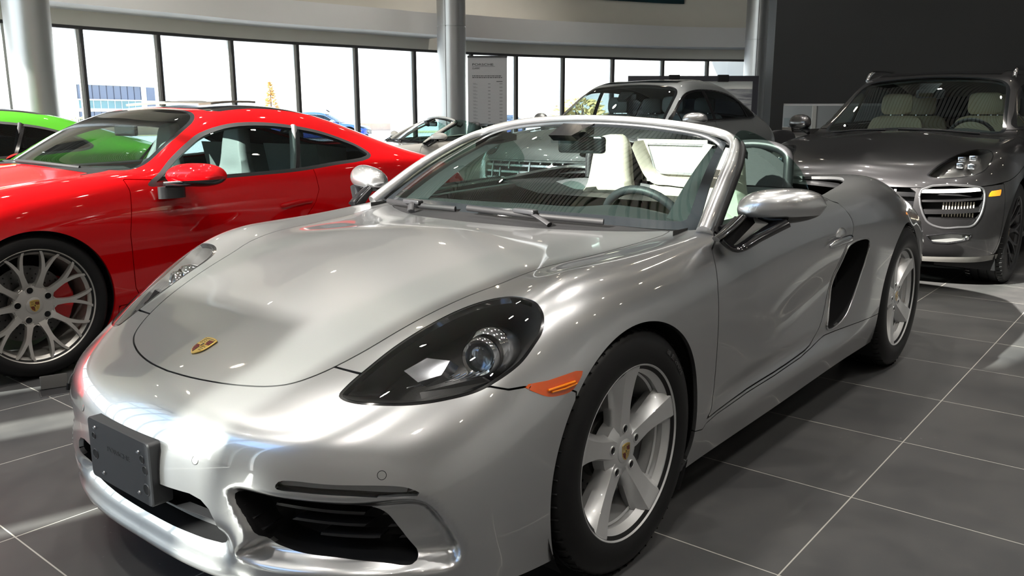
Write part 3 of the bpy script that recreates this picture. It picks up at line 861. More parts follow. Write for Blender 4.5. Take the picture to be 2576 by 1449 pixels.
# lamps in the ceiling
LAMPM = emit('lamp_glow', (1., .86, .66), 60.)
n_ = 0
for lx in (-13, -9.5, -6.2, -3.4, -.8, 1.8, 4.4):
    for ly in (-10.5, -7.2, -4.2, -1.4, 1.6, 4.6, 7.6):  # outermost right row is added, unseen, to brighten the cars' left sides
        l = thing('ceiling_spotlight', 'small round spotlight under the slatted ceiling, seen mirrored in paint and glass', 'lamp', (lx + .35*((n_*7) % 3 - 1), ly + .3*((n_*5) % 3 - 1), 7.3), group='spotlights under the ceiling')
        if n_ == 0:
            c0 = (obj('lamp_body', join(lathe([(.09, .0), (.09, .28), (.0004, .28)], 24, 'z'), lathe([(.075, .012), (.09, 0)], 24, 'z')), MATTEB, l, 40), obj('lamp_disc', lathe([(.075, .012), (.0004, .012)][::-1], 24, 'z'), LAMPM, l, 40), obj('lamp_rod', sweep([(0, 0, .28), (0, 0, .55)], .012), MATTEB, l, 40))
        else:
            for q in c0: qq = q.copy(); COL.objects.link(qq); qq.parent = l
        ld = bpy.data.lights.new('spot_light', 'SPOT'); ld.energy = 215; ld.color = (1., .955, .89); ld.spot_size = math.radians(95); ld.spot_blend = .8; ld.shadow_soft_size = .07
        lo = bpy.data.objects.new('spot_light', ld); COL.objects.link(lo); lo.parent = l; lo.location = (0, 0, -.02)
        n_ += 1

# pictures high on the curved wall
def picture_mat(name, seed, cols):
    m = bpy.data.materials.new(name); m.use_nodes = True; t = m.node_tree; b = t.nodes['Principled BSDF']; b.inputs['Roughness'].default_value = .45
    tc = t.nodes.new('ShaderNodeTexCoord'); mp = t.nodes.new('ShaderNodeMapping'); mp.inputs['Rotation'].default_value = (0, .6, seed); mp.inputs['Scale'].default_value = (.5, .5, 5)
    n = t.nodes.new('ShaderNodeTexNoise'); n.inputs['Scale'].default_value = 1.3; n.inputs['Detail'].default_value = 6; n.inputs['Distortion'].default_value = .8
    r = t.nodes.new('ShaderNodeValToRGB')
    for i, (p, c) in enumerate(cols):
        e = r.color_ramp.elements[i] if i < 2 else r.color_ramp.elements.new(p)
        e.position = p; e.color = (*c, 1)
    t.links.new(tc.outputs['Object'], mp.inputs[0]); t.links.new(mp.outputs[0], n.inputs[0]); t.links.new(n.outputs[0], r.inputs[0]); t.links.new(r.outputs[0], b.inputs['Base Color'])
    return m
def wall_picture(x0, x1, z0, z1, label, m, off=.14):
    s = np.linspace(0, 1, 9)
    xs = x0 + (x1 - x0)*s; yy = np.interp(-xs, -arcs[:, 0], arcs[:, 1]); p = np.stack([xs, yy], 1)
    t = np.gradient(p, axis=0); t /= np.linalg.norm(t, axis=1)[:, None]; n = np.stack([-t[:, 1], t[:, 0]], 1); n = np.where((n[:, 1] < 0)[:, None], -n, n)
    a, b = p + n*off, p + n*(off + .04)
    a -= 0; 
    rings = [[(*a[i], z0), (*b[i], z0), (*b[i], z1), (*a[i], z1)] for i in range(9)]
    o = obj('wall_picture', ring_loft(rings, True), m, None, 30); tag(o, label, 'picture'); return o
wall_picture(-16.6, -19.6, 4.18, 6.6, 'dark picture with pale streaks high on the curved wall above the grey SUV', picture_mat('picture_streaks', .5, [(.30, (.004, .018, .024)), (.62, (.012, .05, .065)), (.68, (.45, .52, .52)), (.72, (.012, .03, .04))]))
wall_picture(-5.6, -11.7, 4.5, 7.1, 'long grey picture high on the curved wall, mirrored in the silver hood', picture_mat('picture_grey', 1.4, [(.35, (.03, .035, .04)), (.55, (.12, .12, .12)), (.66, (.5, .45, .42)), (.72, (.06, .06, .07))]))
wall_picture(1.0, -2.6, 4.6, 7.0, 'square grey picture high on the straight wall, mirrored beside the hood crest', picture_mat('picture_round', 2.2, [(.30, (.05, .055, .07)), (.50, (.14, .14, .15)), (.62, (.35, .35, .36)), (.70, (.06, .06, .08))]))
# ---------------------------------------------------------------- mid-engined roadster: control grid of the left half
RG = [
 [(0.86,0,0.135), (0.905,0,0.205), (0.93,0,0.33), (0.925,0,0.45), (0.885,0,0.525), (0.835,0,0.567), (0.785,0,0.592), (0.735,0,0.612), (0.66,0,0.642)],
 [(0.861,0.18,0.135), (0.901,0.19,0.205), (0.921,0.2,0.33), (0.914,0.19,0.45), (0.878,0.185,0.523), (0.82,0.18,0.563), (0.755,0.16,0.595), (0.68,0.13,0.627), (0.55,0,0.685)],
 [(0.828,0.37,0.14), (0.873,0.39,0.21), (0.883,0.4,0.33), (0.873,0.39,0.45), (0.845,0.385,0.518), (0.78,0.36,0.56), (0.69,0.32,0.606), (0.585,0.22,0.66), (0.42,0,0.727)],
 [(0.758,0.556,0.15), (0.808,0.57,0.22), (0.813,0.585,0.33), (0.798,0.57,0.45), (0.765,0.56,0.523), (0.69,0.53,0.58), (0.58,0.46,0.65), (0.45,0.29,0.7), (0.28,0,0.768)],
 [(0.66,0.69,0.15), (0.7,0.714,0.22), (0.7,0.724,0.34), (0.68,0.709,0.46), (0.63,0.69,0.543), (0.55,0.64,0.643), (0.44,0.54,0.707), (0.31,0.33,0.745), (0.14,0,0.8)],
 [(0.52,0.79,0.15), (0.55,0.81,0.24), (0.545,0.82,0.36), (0.525,0.81,0.49), (0.475,0.775,0.605), (0.39,0.705,0.715), (0.29,0.58,0.755), (0.17,0.35,0.778), (0.02,0,0.822)],
 [(0.36,0.835,0.15), (0.38,0.855,0.25), (0.375,0.862,0.39), (0.35,0.86,0.53), (0.3,0.825,0.67), (0.23,0.735,0.785), (0.15,0.6,0.788), (0.05,0.36,0.806), (-0.08,0,0.838)],
 [(0.2,0.85,0.15), (0.21,0.868,0.27), (0.2,0.877,0.42), (0.19,0.88,0.57), (0.15,0.85,0.712), (0.09,0.745,0.817), (0.03,0.61,0.805), (-0.05,0.37,0.822), (-0.17,0,0.846)],
 [(0,0.85,0.15), (0,0.87,0.28), (0,0.882,0.44), (0,0.887,0.6), (-0.01,0.86,0.735), (-0.05,0.755,0.824), (-0.09,0.62,0.811), (-0.15,0.37,0.829), (-0.26,0,0.85)],
 [(-0.2,0.848,0.155), (-0.2,0.87,0.27), (-0.2,0.879,0.43), (-0.2,0.888,0.6), (-0.2,0.866,0.738), (-0.21,0.768,0.828), (-0.23,0.64,0.819), (-0.27,0.38,0.836), (-0.34,0,0.853)],
 [(-0.42,0.845,0.16), (-0.42,0.868,0.265), (-0.42,0.872,0.42), (-0.42,0.884,0.6), (-0.42,0.87,0.742), (-0.42,0.785,0.838), (-0.42,0.665,0.832), (-0.43,0.39,0.85), (-0.45,0,0.864)],
 [(-0.75,0.848,0.165), (-0.75,0.868,0.27), (-0.75,0.864,0.42), (-0.75,0.876,0.6), (-0.75,0.87,0.755), (-0.75,0.797,0.862), (-0.75,0.68,0.866), (-0.75,0.4,0.879), (-0.75,0,0.886)],
 [(-1.1,0.852,0.17), (-1.1,0.868,0.275), (-1.1,0.858,0.42), (-1.1,0.87,0.6), (-1.1,0.872,0.769), (-1.1,0.8,0.887), (-1.1,0.68,0.894), (-1.1,0.4,0.904), (-1.1,0,0.909)],
 [(-1.5,0.857,0.18), (-1.5,0.872,0.285), (-1.5,0.862,0.43), (-1.5,0.874,0.61), (-1.5,0.882,0.785), (-1.5,0.8,0.91), (-1.5,0.68,0.922), (-1.5,0.4,0.925), (-1.5,0,0.925)],
 [(-1.8,0.866,0.19), (-1.8,0.888,0.3), (-1.8,0.887,0.45), (-1.8,0.896,0.63), (-1.8,0.89,0.803), (-1.8,0.8,0.926), (-1.8,0.66,0.938), (-1.8,0.38,0.935), (-1.8,0,0.93)],
 [(-2.1,0.87,0.19), (-2.1,0.895,0.31), (-2.1,0.902,0.47), (-2.1,0.907,0.65), (-2.1,0.887,0.82), (-2.1,0.785,0.938), (-2.1,0.62,0.942), (-2.1,0.35,0.935), (-2.1,0,0.928)],
 [(-2.45,0.861,0.19), (-2.45,0.886,0.32), (-2.45,0.896,0.48), (-2.45,0.901,0.638), (-2.45,0.868,0.8), (-2.45,0.747,0.91), (-2.45,0.574,0.925), (-2.45,0.327,0.915), (-2.45,0,0.905)],
 [(-2.75,0.841,0.2), (-2.75,0.86,0.32), (-2.76,0.87,0.48), (-2.76,0.865,0.628), (-2.75,0.821,0.768), (-2.73,0.695,0.866), (-2.72,0.535,0.89), (-2.7,0.292,0.89), (-2.7,0,0.885)],
 [(-3.02,0.807,0.22), (-3.05,0.831,0.34), (-3.07,0.836,0.48), (-3.06,0.826,0.608), (-3.03,0.778,0.728), (-3,0.661,0.808), (-2.97,0.505,0.85), (-2.95,0.272,0.865), (-2.9,0,0.868)],
 [(-3.25,0.7,0.25), (-3.3,0.72,0.36), (-3.32,0.73,0.49), (-3.3,0.72,0.62), (-3.25,0.67,0.72), (-3.2,0.57,0.785), (-3.15,0.43,0.82), (-3.1,0.24,0.84), (-3.05,0,0.845)],
 [(-3.38,0.4,0.26), (-3.42,0.42,0.37), (-3.45,0.43,0.5), (-3.44,0.42,0.62), (-3.4,0.4,0.71), (-3.36,0.35,0.765), (-3.31,0.27,0.79), (-3.25,0.15,0.805), (-3.2,0,0.815)],
 [(-3.42,0,0.26), (-3.46,0,0.37), (-3.49,0,0.5), (-3.48,0,0.62), (-3.45,0,0.7), (-3.41,0,0.755), (-3.37,0,0.775), (-3.33,0,0.79), (-3.28,0,0.8)],
]
# ---------------------------------------------------------------- roadster features (car frame: x forward from the front axle, y left, z up)
HL = [(.675,.509,.595),(.648,.505,.61),(.592,.512,.64),(.513,.522,.677),(.423,.542,.713),(.334,.569,.742),(.276,.609,.761),(.252,.661,.773),(.253,.713,.775),(.254,.747,.768),(.265,.775,.746),(.292,.794,.715),(.331,.798,.686),(.379,.797,.655),(.44,.782,.627),(.49,.761,.608),(.542,.725,.596),(.596,.677,.588),(.641,.621,.586),(.671,.565,.586),(.679,.526,.589)]
MARK = [(.395,.819,.609),(.334,.842,.613),(.234,.868,.617),(.274,.868,.58),(.315,.86,.575),(.345,.851,.578),(.365,.841,.587)]
DRL = [(.843,.492,.427),(.838,.497,.441),(.775,.609,.444),(.698,.70,.441),(.672,.727,.434),(.654,.746,.419),(.678,.728,.415),(.759,.641,.422),(.816,.551,.424)]
SGR = [(.878,.388,.395),(.835,.46,.389),(.790,.572,.391),(.735,.637,.384),(.691,.668,.366),(.674,.690,.332),(.662,.704,.304),(.654,.728,.263),(.664,.728,.254),(.71,.681,.258),(.769,.59,.263),(.814,.478,.264),(.83,.437,.278),(.86,.415,.334)]
SCOOP = [(.884,.376,.408),(.841,.50,.413),(.766,.632,.412),(.656,.747,.410),(.62,.781,.36),(.581,.801,.271),(.594,.79,.235),(.704,.717,.237),(.81,.583,.235),(.869,.435,.228),(.884,.375,.25),(.876,.426,.305),(.881,.400,.357)]
CGR = [(.926,0,.368),(.924,.18,.368),(.913,.26,.371),(.906,.296,.364),(.902,.32,.347),(.896,.334,.32),(.867,.330,.262),(.868,.316,.248),(.879,.255,.244),(.891,.13,.241),(.895,0,.240)]
HOODL = [(.803,-.1),(.803,0),(.795,.094),(.773,.194),(.747,.273),(.725,.324),(.696,.369),(.651,.408),(.61,.432),(.544,.460),(.45,.485),(.265,.535),(.169,.572),(-.05,.606),(-.30,.634),(-.561,.655)]
HOODR = [(-.507,.564),(-.427,.433),(-.36,.28),(-.33,.12),(-.32,0),(-.32,-.1)]
DOORP = [(-.62,1.1),(-.607,.857),(-.511,.814),(-.477,.765),(-.457,.705),(-.46,.635),(-.475,.536),(-.485,.443),(-.481,.345),(-.470,.315),(-.44,.300),(-.515,.306),(-.744,.317),(-.974,.318),(-1.226,.325),(-1.352,.337),(-1.415,.364),(-1.475,.408),(-1.53,.462),(-1.57,.525),(-1.586,.60),(-1.589,.662),(-1.617,.709),(-1.655,.735),(-1.665,.78),(-1.64,.825),(-1.585,.87),(-1.493,.903),(-1.46,1.1)]
SILLP = [(-.33,.0),(-.36,.283),(-.423,.272),(-.445,.285),(-.515,.296),(-.744,.307),(-.974,.308),(-1.226,.315),(-1.36,.327),(-1.5,.345),(-1.8,.34),(-2.12,.33),(-2.12,0)]
INTK = [(-1.858,.689),(-1.825,.706),(-1.686,.708),(-1.622,.688),(-1.611,.616),(-1.598,.555),(-1.579,.487),(-1.54,.418),(-1.524,.381),(-1.545,.362),(-1.618,.362),(-1.696,.389),(-1.764,.443),(-1.821,.522),(-1.856,.617)]
COCK = [(-.47,-.1),(-.47,0),(-.53,.37),(-.575,.65),(-.63,.745),(-.70,.776),(-1.0,.790),(-1.3,.799),(-1.49,.807),(-1.624,.80),(-1.761,.79),(-1.87,.772),(-1.945,.735),(-1.985,.66),(-2.0,.5),(-2.0,-.1)]
BUMP = [(1.2,-.2),(.33,-.2),(.30,.40),(.262,.572),(.30,.592),(.35,.600),(.395,.608),(.43,.607),(.463,.617),(.55,.62),(.614,.631),(.622,.634),(.632,.70),(1.2,.70)]

def road_warp(V):
    """recessed scoop round the side grille and the hollow in the door that feeds the side intake"""
    V = V.copy()
    f = field(SCOOP, (.8, .6, 0), 6, .25, False)(V)
    t = np.clip(-f / .038, 0, 1); t = t*t*(3 - 2*t)
    V -= t[:, None] * np.array([.045, .026, 0.])
    x, y, z = V.T
    out = np.stack([x - .15, y, 0*x], 1); out /= np.maximum(np.linalg.norm(out, axis=1), 1e-6)[:, None]
    fr = np.clip((x - .45) / .15, 0, 1)
    cen = 1 - np.clip((y - .33) / .06, 0, 1); cen = cen*cen*(3 - 2*cen)
    V += out * (fr * (.022*np.exp(-((z - .176) / .022) ** 2) - cen*.034*np.exp(-((z - .262) / .034) ** 2)))[:, None]
    x, y, z = V.T
    side = np.clip((y - .7) / .1, 0, 1)
    a = np.clip((-x - .75) / .85, 0, 1) * np.clip((1.95 + x) / .25, 0, 1)
    c = .535 + (x + 1.6) * -.10
    V[:, 1] -= side * .034 * a**1.3 * np.exp(-((z - c) / .115) ** 2)
    b = np.clip((-x - .45) / .3, 0, 1) * np.clip((2.0 + x) / .4, 0, 1)
    V[:, 1] += side * .012 * b * np.exp(-((z - (.255 + (x + .4)*-.02)) / .05) ** 2)
    V[:, 1] -= side * .010 * b * np.exp(-((z - .345) / .035) ** 2)
    return V

def rxz(poly, n=1):
    q = np.asarray(poly, float)
    if n > 1: q = cr(q, n)
    def f(P):
        r = sdf2(np.stack([P[:, 0], P[:, 2]], 1), q)
        return np.where(abs(P[:, 1]) < .5, .15, r)
    return f
def rxy(poly, n=1):
    q = np.asarray(poly, float)
    if n > 1: q = cr(q, n)
    return lambda P: sdf2(np.stack([P[:, 0], abs(P[:, 1])], 1), q)
def ws_surface(base, head, ns=48, nt=22, bulge=.02):
    """windscreen between two half curves (centre -> corner)"""
    def full(c):
        c = np.asarray(c, float); c = cr(np.concatenate([c[::-1]*MIR, c[1:]]), 8, False)
        s = np.concatenate([[0], np.cumsum(np.linalg.norm(np.diff(c, axis=0), axis=1))]); s /= s[-1]
        u = np.linspace(0, 1, ns + 1)
        return np.stack([np.interp(u, s, c[:, k]) for k in range(3)], 1)
    b, h = full(base), full(head); t = np.linspace(0, 1, nt + 1)
    P = b[:, None]*(1-t)[None, :, None] + h[:, None]*t[None, :, None]
    P += np.array([.55, 0, .83]) * (bulge*np.sin(np.pi*t))[None, :, None]
    return P

def build_roadster(root, body, step=.013, near=True, seatmat=LEATHER, white=False, pal=None):
    """root: Empty at the front axle on the floor; body: paint material"""
    m = symsurf(RG, step, 2, warp=road_warp)
    # openings
    def arch(cx, cz, R): return lambda P: np.where(abs(P[:, 1]) < .45, .2, np.hypot(P[:, 0]-cx, P[:, 2]-cz) - R)
    A1, A2 = arch(-.012, .325, .362), arch(-2.475, .335, .374)
    m = drop(drop(m, A1), A2)
    m, cg, sg, dr, ik = m, None, None, None, None
    cgp = np.asarray(CGR); cgf = np.concatenate([cgp, cgp[::-1][1:-1]*MIR])
    cpoly = cgf[:, 1:]
    fc = lambda P: np.where(P[:, 0] < .6, .15, sdf2(P[:, 1:], cpoly))
    cg, m = carve(m, fc)
    sg, m = carve(m, field(SGR, (.8, .6, 0), 5, .25))
    dr, m = carve(m, field(DRL, (.8, .6, 0), 6, .25))
    ik, m = carve(m, rxz(INTK, 5))
    fcock = rxy(COCK, 4)
    m = drop(m, fcock)
    hl, m = carve(m, field(HL, (.5, .6, .62), 6, .3))
    fm = field(MARK, (.35, .94, 0), 3, .3)
    mk, m = carve(m, fm)
    shell = m
    g = .0022
    hood, m = gapsplit(m, rxy(HOODL + HOODR, 3), g)
    cowl, m = carve(m, lambda P: np.maximum(np.maximum(abs(P[:, 1]) - .70, -.62 - P[:, 0]), P[:, 0] + .25 + 0*P[:, 0]))
    cowl2, r2 = carve(cowl, rxy([(-.2, -.1), (-.30, -.1), (-.35, .28), (-.42, .433), (-.5, .564), (-.56, .650), (-.60, .72), (-.75, .80), (-.75, -.1)], 1))
    m = join(m, r2); cowl = cowl2
    bump, m = gapsplit(m, rxz_front, g)
    door, m = gapsplit(m, rxz(DOORP, 2), g)
    sill, m = gapsplit(m, rxz(SILLP, 1), g*.7)
    fend, rear = carve(m, lambda P: -.95 - P[:, 0])
    # rear split: quarters and engine lid
    lid, quar = gapsplit(rear, rxy([(-2.04, -.1), (-2.04, .52), (-2.3, .56), (-2.75, .53), (-2.96, .46), (-3.12, .3), (-3.2, .1), (-3.2, -.1)], 1), g)
    panel('front_bumper', bump, body, root); panel('hood', hood, body, root)
    for q in halves(fend): panel('fender', q, body, root)
    for q in halves(door): panel('door', q, body, root)
    for q in halves(sill): panel('sill', q, body, root)
    panel('rear_quarter', quar, body, root); panel('engine_lid', lid, body, root)
    obj('cowl_panel', join(cowl, skirt(cowl, depth=.02)), MATTEB, root)
    # dark inner shell seen only through the gaps
    obj('inner_shell', shell.offset(-.016), DARKIN, root)
    # wheel wells
    for cx, cz, R, yo in ((-.012, .325, .372, .80), (-2.475, .335, .384, .82)):
        for sd in (1, -1):
            th = np.linspace(-.62, math.pi + .62, 40)
            a = np.stack([cx + R*np.cos(th), np.full(40, sd*(yo+.055)), cz + R*np.sin(th)], 1); b = a.copy(); b[:, 1] = sd*.48
            V = np.stack([a, b], 1).reshape(-1, 3)
            w = M(V, gridT(40, 2, sd > 0)); back = fan(b if sd > 0 else b[::-1])
            obj('wheel_well', join(w, back), MATTEB, root, 40)
    # headlights
    inn, seal = carve(hl, field(HL, (.5, .6, .62), 6, .3) if False else (lambda P: field(HL, (.5, .6, .62), 6, .3)(P) + .0075))
    for q, sl, sd in zip(halves(inn), halves(seal), (1, -1)):
        lens = obj('headlight', q.offset(.001), CLEARL, root)
        obj('lamp_seal', join(sl.offset(-.001), skirt(sl, depth=.015)), GLOSSB, lens)
        w, fl = recess(q, np.array([-.105, -.085*sd, -.075]), .74)
        obj('lamp_housing', join(w, fl), LAMPDARK, lens, 50)
        R = frame_from((.93, .25*sd, .12), (0, 0, 1)); c = np.array([.392, .684*sd, .652])
        pj = lathe([(.0004, .012), (.018, .010), (.028, .004), (.033, -.006)], 40, 'z')
        obj('projector_lens', xf(pj, R, c), glass('projector_glass', (.5, .53, .55), 0, 3.), lens, 40)
        ring = lathe([(.033, -.008), (.036, .006), (.042, .010), (.047, .004), (.048, -.012)], 48, 'z')
        obj('projector_ring', xf(ring, R, c), CHROME, lens, 40)
        bowl = lathe([(.0004, -.02), (.020, -.016), (.034, -.008)], 32, 'z')
        obj('projector_core', xf(bowl, R, c), REFLEC, lens, 40)
        shell2 = lathe([(.048, -.012), (.058, -.02), (.064, -.045), (.060, -.09)], 48, 'z')
        obj('projector_shroud', xf(shell2, R, c + np.array([-.006, .004*sd, .006])), CHROME, lens, 40)
        # inner reflector wedge and lower fluted plate
        f1 = np.array([(.545, .585*sd, .636), (.50, .615*sd, .662), (.465, .655*sd, .655), (.50, .66*sd, .630), (.545, .63*sd, .618)])
        obj('reflector_wedge', slab(fan(f1 if sd > 0 else f1[::-1]), (-.03, 0, -.02)), REFLEC, lens, 30)
        f2 = np.array([(.555, .645*sd, .600), (.505, .70*sd, .617), (.455, .745*sd, .630), (.44, .752*sd, .618), (.50, .712*sd, .598), (.56, .655*sd, .588)])
        obj('reflector_wedge', slab(fan(f2 if sd > 0 else f2[::-1]), (-.03, -.02*sd, -.01)), LAMPDARK, lens, 30)
        fl_ = []
        for k in range(9):
            t = k/8; p0 = np.array([.555 - .10*t, (.60 + .10*t)*sd, .583 + .018*t]); p1 = np.array([.50 - .06*t, (.64 + .10*t)*sd, .604 + .02*t])
            fl_.append(sweep(cr([p0 + (-.012, -.01*sd, .012), (p0+p1)/2 + (-.016, -.012*sd, .008), p1 + (-.012, -.01*sd, .012)], 5, False), .0016, 5))
        obj('lamp_flute', join(*fl_), STEEL, lens, 40)
    # side markers
    for q, sd in zip(halves(mk), (1, -1)):
        o = obj('side_marker', join(q.offset(.002), skirt(q.offset(.002), depth=.012)), AMBER, root)
        c = np.asarray(MARK).mean(0)*np.array([1, sd, 1])
        p = np.array([(.345, .8485, .594), (.30, .8615, .598), (.268, .8685, .600), (.262, .8695, .594), (.30, .8625, .5895), (.336, .8515, .588)])*np.array([1, sd, 1])
        obj('marker_light_guide', sweep(p + np.array([.0012, .0035*sd, 0]), .0028, 6), AMBERB, o, 40)
    # daytime strips
    for q, sd in zip(halves(dr), (1, -1)):
        w, fl = recess(q, (-.030, -.022*sd, 0))
        o = obj('light_strip', join(q.offset(-.004)), CLEARL, root)
        obj('strip_housing', join(w, fl), GLOSSB, o, 40)
        inn_ = keep(q, lambda P: field(DRL, (.8, .6, 0), 6, .25)(P) + .006)
        obj('strip_light_guide', slab(inn_.moved((-.012, -.009*sd, 0)), (-.012, -.009*sd, 0)), mat('strip_guide', (.30, .31, .32), .2, .4, .5, noise=.1, nscale=150), o, 40)
    # grilles
    w, fl = recess(cg, (-.10, 0, .0), .97)
    gr = obj('centre_grille', join(w, fl), MATTEB, root, 40)
    for z0, z1, dx in ((.302, .306, -.02), (.236, .272, -.055)):
        s = keep(keep(cg, lambda P: z0 - P[:, 2]), lambda P: P[:, 2] - z1)
        if len(s.T): obj('grille_slat', slab(s.moved((dx, 0, 0)), (-.03, 0, 0)), SATINB, gr, 40)
    for q, sd in zip(halves(sg), (1, -1)):
        w, fl = recess(q, (-.085, -.03*sd, 0), .97)
        gr = obj('side_grille', join(w, fl), MATTEB, root, 40)
        for zc in (.360, .333, .306):
            def band(P, zc=zc): return abs(P[:, 2] - (zc + (P[:, 0] - .80)*.03)) - .0032
            s = keep(q, band)
            if len(s.T): obj('grille_slat', slab(s.moved((-.010, -.006*sd, 0)), (-.045, -.02*sd, -.006)), SATINB, gr, 40)
    # side intakes
    for q, sd in zip(halves(ik), (1, -1)):
        w, fl = recess(q, (.0, -.13*sd, -.01), .96)
        gi = obj('side_intake', join(w, fl), MATTEB, root, 40)
        for x0 in (-1.80, -1.73, -1.66):
            b = boxm((-.008, -.003, -.16), (.008, .003, .16), 0)
            obj('intake_vane', xf(b, rotm('y', .22), (x0, .79*sd, .53)), SATINB, gi, 40)
        e = bnd(q)
        lp = order_loop(q, e)
        obj('intake_edge', sweep(np.concatenate([lp, lp[:1]]) + np.array([0, .002*sd, 0]), .0042, 6, False), body, gi, 60)
    # door handles
    for sd in (1, -1):
        h = cr([(-1.395, .890, .722), (-1.44, .899, .730), (-1.52, .905, .735), (-1.59, .906, .734), (-1.63, .897, .728)], 6, False)*np.array([1, sd, 1])
        r = np.interp(np.linspace(0, 1, len(h)), [0, .15, .6, .9, 1], [.006, .013, .015, .013, .007])
        o = obj('door_handle', sweep(h, r, 14, squash=(.55, 1.1), up=(0, 0, 1)), CHROME if not white else body, root, 60)
        cup = ellipsoid((-1.535, .875*sd, .752), (.060, .022, .030))
        obj('handle_cup', cup, body, o, 60)
    # parking sensors
    if near:
        for p, nrm in (((.9, .275, .451), (.93, .2, .3)), ((.707, .681, .463), (.68, .68, .28))):
            for sd in (1, -1):
                R = frame_from((nrm[0], nrm[1]*sd, nrm[2]), (0, 0, 1))
                so = obj('parking_sensor', xf(lathe([(.0004, .0012), (.0088, .0010)], 28, 'z'), R, np.array(p)*np.array([1, sd, 1])), body, root, 40)
                obj('sensor_gap', xf(lathe([(.0088, .0008), (.0102, .0008)], 28, 'z'), R, np.array(p)*np.array([1, sd, 1])), DARKIN, so, 40)
    # crest on the hood
    a, b = np.array((.734, 0, .6115)), np.array((.667, 0, .639)); up = (b - a)/np.linalg.norm(b - a)
    nz = np.cross((0, 1., 0), up)
    nz = -nz if nz[2] < 0 else nz
    R = np.stack([np.cross(up, nz), up, nz], 1)
    crest(root, (a+b)/2 + nz*.0015, R, .054, .070, .0035)
    if near:
        pl = np.array([(-.152, .312), (.152, .312), (.152, .470), (-.152, .470)]); rc = .012; pts = []
        for (cy, cz), a0 in zip(((.152-rc, .470-rc), (-.152+rc, .470-rc), (-.152+rc, .312+rc), (.152-rc, .312+rc)), (0, math.pi/2, math.pi, 1.5*math.pi)):
            pts += [(cy + rc*math.cos(a0 + t), cz + rc*math.sin(a0 + t)) for t in np.linspace(0, math.pi/2, 6)]
        po = obj('plate_bracket', prism(np.array(pts), .895, .945, 'x', .003), PLASTICG, root, 30)
        for y_, z_, r_ in ((-.122, .425, .0075), (-.122, .376, .0115), (.118, .425, .0085), (.128, .400, .0095), (.128, .352, .0125)):
            rg = lathe([(r_*1.22, .0002), (r_*1.12, .0016), (r_, .0012), (r_*.96, -.002)], 24, 'z'); hl_ = lathe([(r_*.98, .0006), (.0004, .0006)][::-1], 24, 'z')
            Rx = frame_from((1, 0, 0), (0, 0, 1)); obj('bracket_hole', xf(hl_, Rx, (.9452, y_, z_)), DARKIN, po, 40); obj('hole_rim', xf(rg, Rx, (.9450, y_, z_)), PLASTICG, po, 40)
        for y_, z_ in ((-.112, .448), (.104, .440), (-.085, .335), (.092, .335)):
            obj('bracket_screw', xf(join(lathe([(.0004, .003), (.004, .0025), (.005, .0002)], 12, 'z'), boxm((-.0045, -.0012, .002), (.0045, .0012, .004))), frame_from((1, 0, 0), (0, 0, 1)), (.945, y_, z_)), STEEL, po, 40)
        tx = wide_text('PORSCHE', .110, .0125); obj('lettering', xf(tx, frame_from((1, 0, 0), (0, 0, 1)), (.9452, 0, .408)), SATINB, po, 20)
    # windscreen
    base = [(-.445, 0, .862), (-.47, .20, .861), (-.52, .40, .858), (-.565, .62, .853), (-.60, .735, .855)]
    head = [(-1.018, 0, 1.192), (-1.03, .20, 1.186), (-1.05, .38, 1.170), (-1.078, .52, 1.145), (-1.082, .592, 1.115)]
    P = ws_surface(base, head); Vv = P.reshape(-1, 3)
    glassm = M(Vv, gridT(*P.shape[:2]))
    if glassm.N[:, 0].mean() < 0: glassm = glassm.flip()
    nrm = glassm.N
    uu, tt = np.meshgrid(np.linspace(-1, 1, P.shape[0]), np.linspace(0, 1, P.shape[1]), indexing='ij')
    fr = np.minimum(np.minimum((1 - abs(uu))*.75 - .030 - .012*(1 - tt), (tt - .07)*.6), (1 - tt)*.55 - .040 - .03*np.clip(1 - abs(uu)/.16, 0, 1)).ravel()
    frit, clear = carve(glassm, fr)
    ws = obj('windscreen', clear, WSGLASS, root)
    for q0, q1 in ((0, 4), (P.shape[0] - 5, P.shape[0] - 1)):
        k = np.arange(q0, q1 + 1); e0 = q0 == 0
        col = P[q0 if e0 else q1]; inw = P[q0 + 4 if e0 else q1 - 4]; sgn = 1 if col[0, 1] > 0 else -1
        tv = np.linspace(0, 1, len(col))[:, None]
        a = col + np.array([-.02, -.012*sgn, -.02]); b = a + (inw - col)*(.75 + .5*(1 - tv)) + np.array([-.045, 0, -.02]); c_ = b + np.array([-.03, .045*sgn, 0])
        obj('pillar_trim', ring_loft(np.stack([a, b, c_], 1)), TRIMG, root, 40)
    obj('windscreen_frit', frit.offset(-.001), FRIT, ws)
    fp = np.array([(-.575, .770, .850), (-.66, .752, .905), (-.80, .722, .990), (-.95, .682, 1.066), (-1.045, .640, 1.112), (-1.088, .590, 1.138), (-1.088, .515, 1.158), (-1.062, .38, 1.180), (-1.042, .20, 1.195), (-1.030, 0, 1.201)])
    fp = np.concatenate([fp, fp[::-1][1:]*MIR]); fp = cr(fp, 6, False)
    rw = np.interp(abs(fp[:, 1]), [0, .4, .6, .64, .70, .77], [.015, .016, .019, .022, .027, .031])
    obj('windscreen_frame', sweep(fp, rw, 16, squash=(1.0, .85), up=(-.8, 0, .6)), body, root, 60)
    fp2 = fp - np.array([.030, 0, .006]) + np.stack([0*fp[:, 0], np.sign(fp[:, 1])*.012*np.clip(abs(fp[:, 1])*3, 0, 1), 0*fp[:, 0]], 1)
    obj('frame_seal', sweep(fp2, rw*.62, 12, up=(-.8, 0, .6)), MATTEB, root, 60)
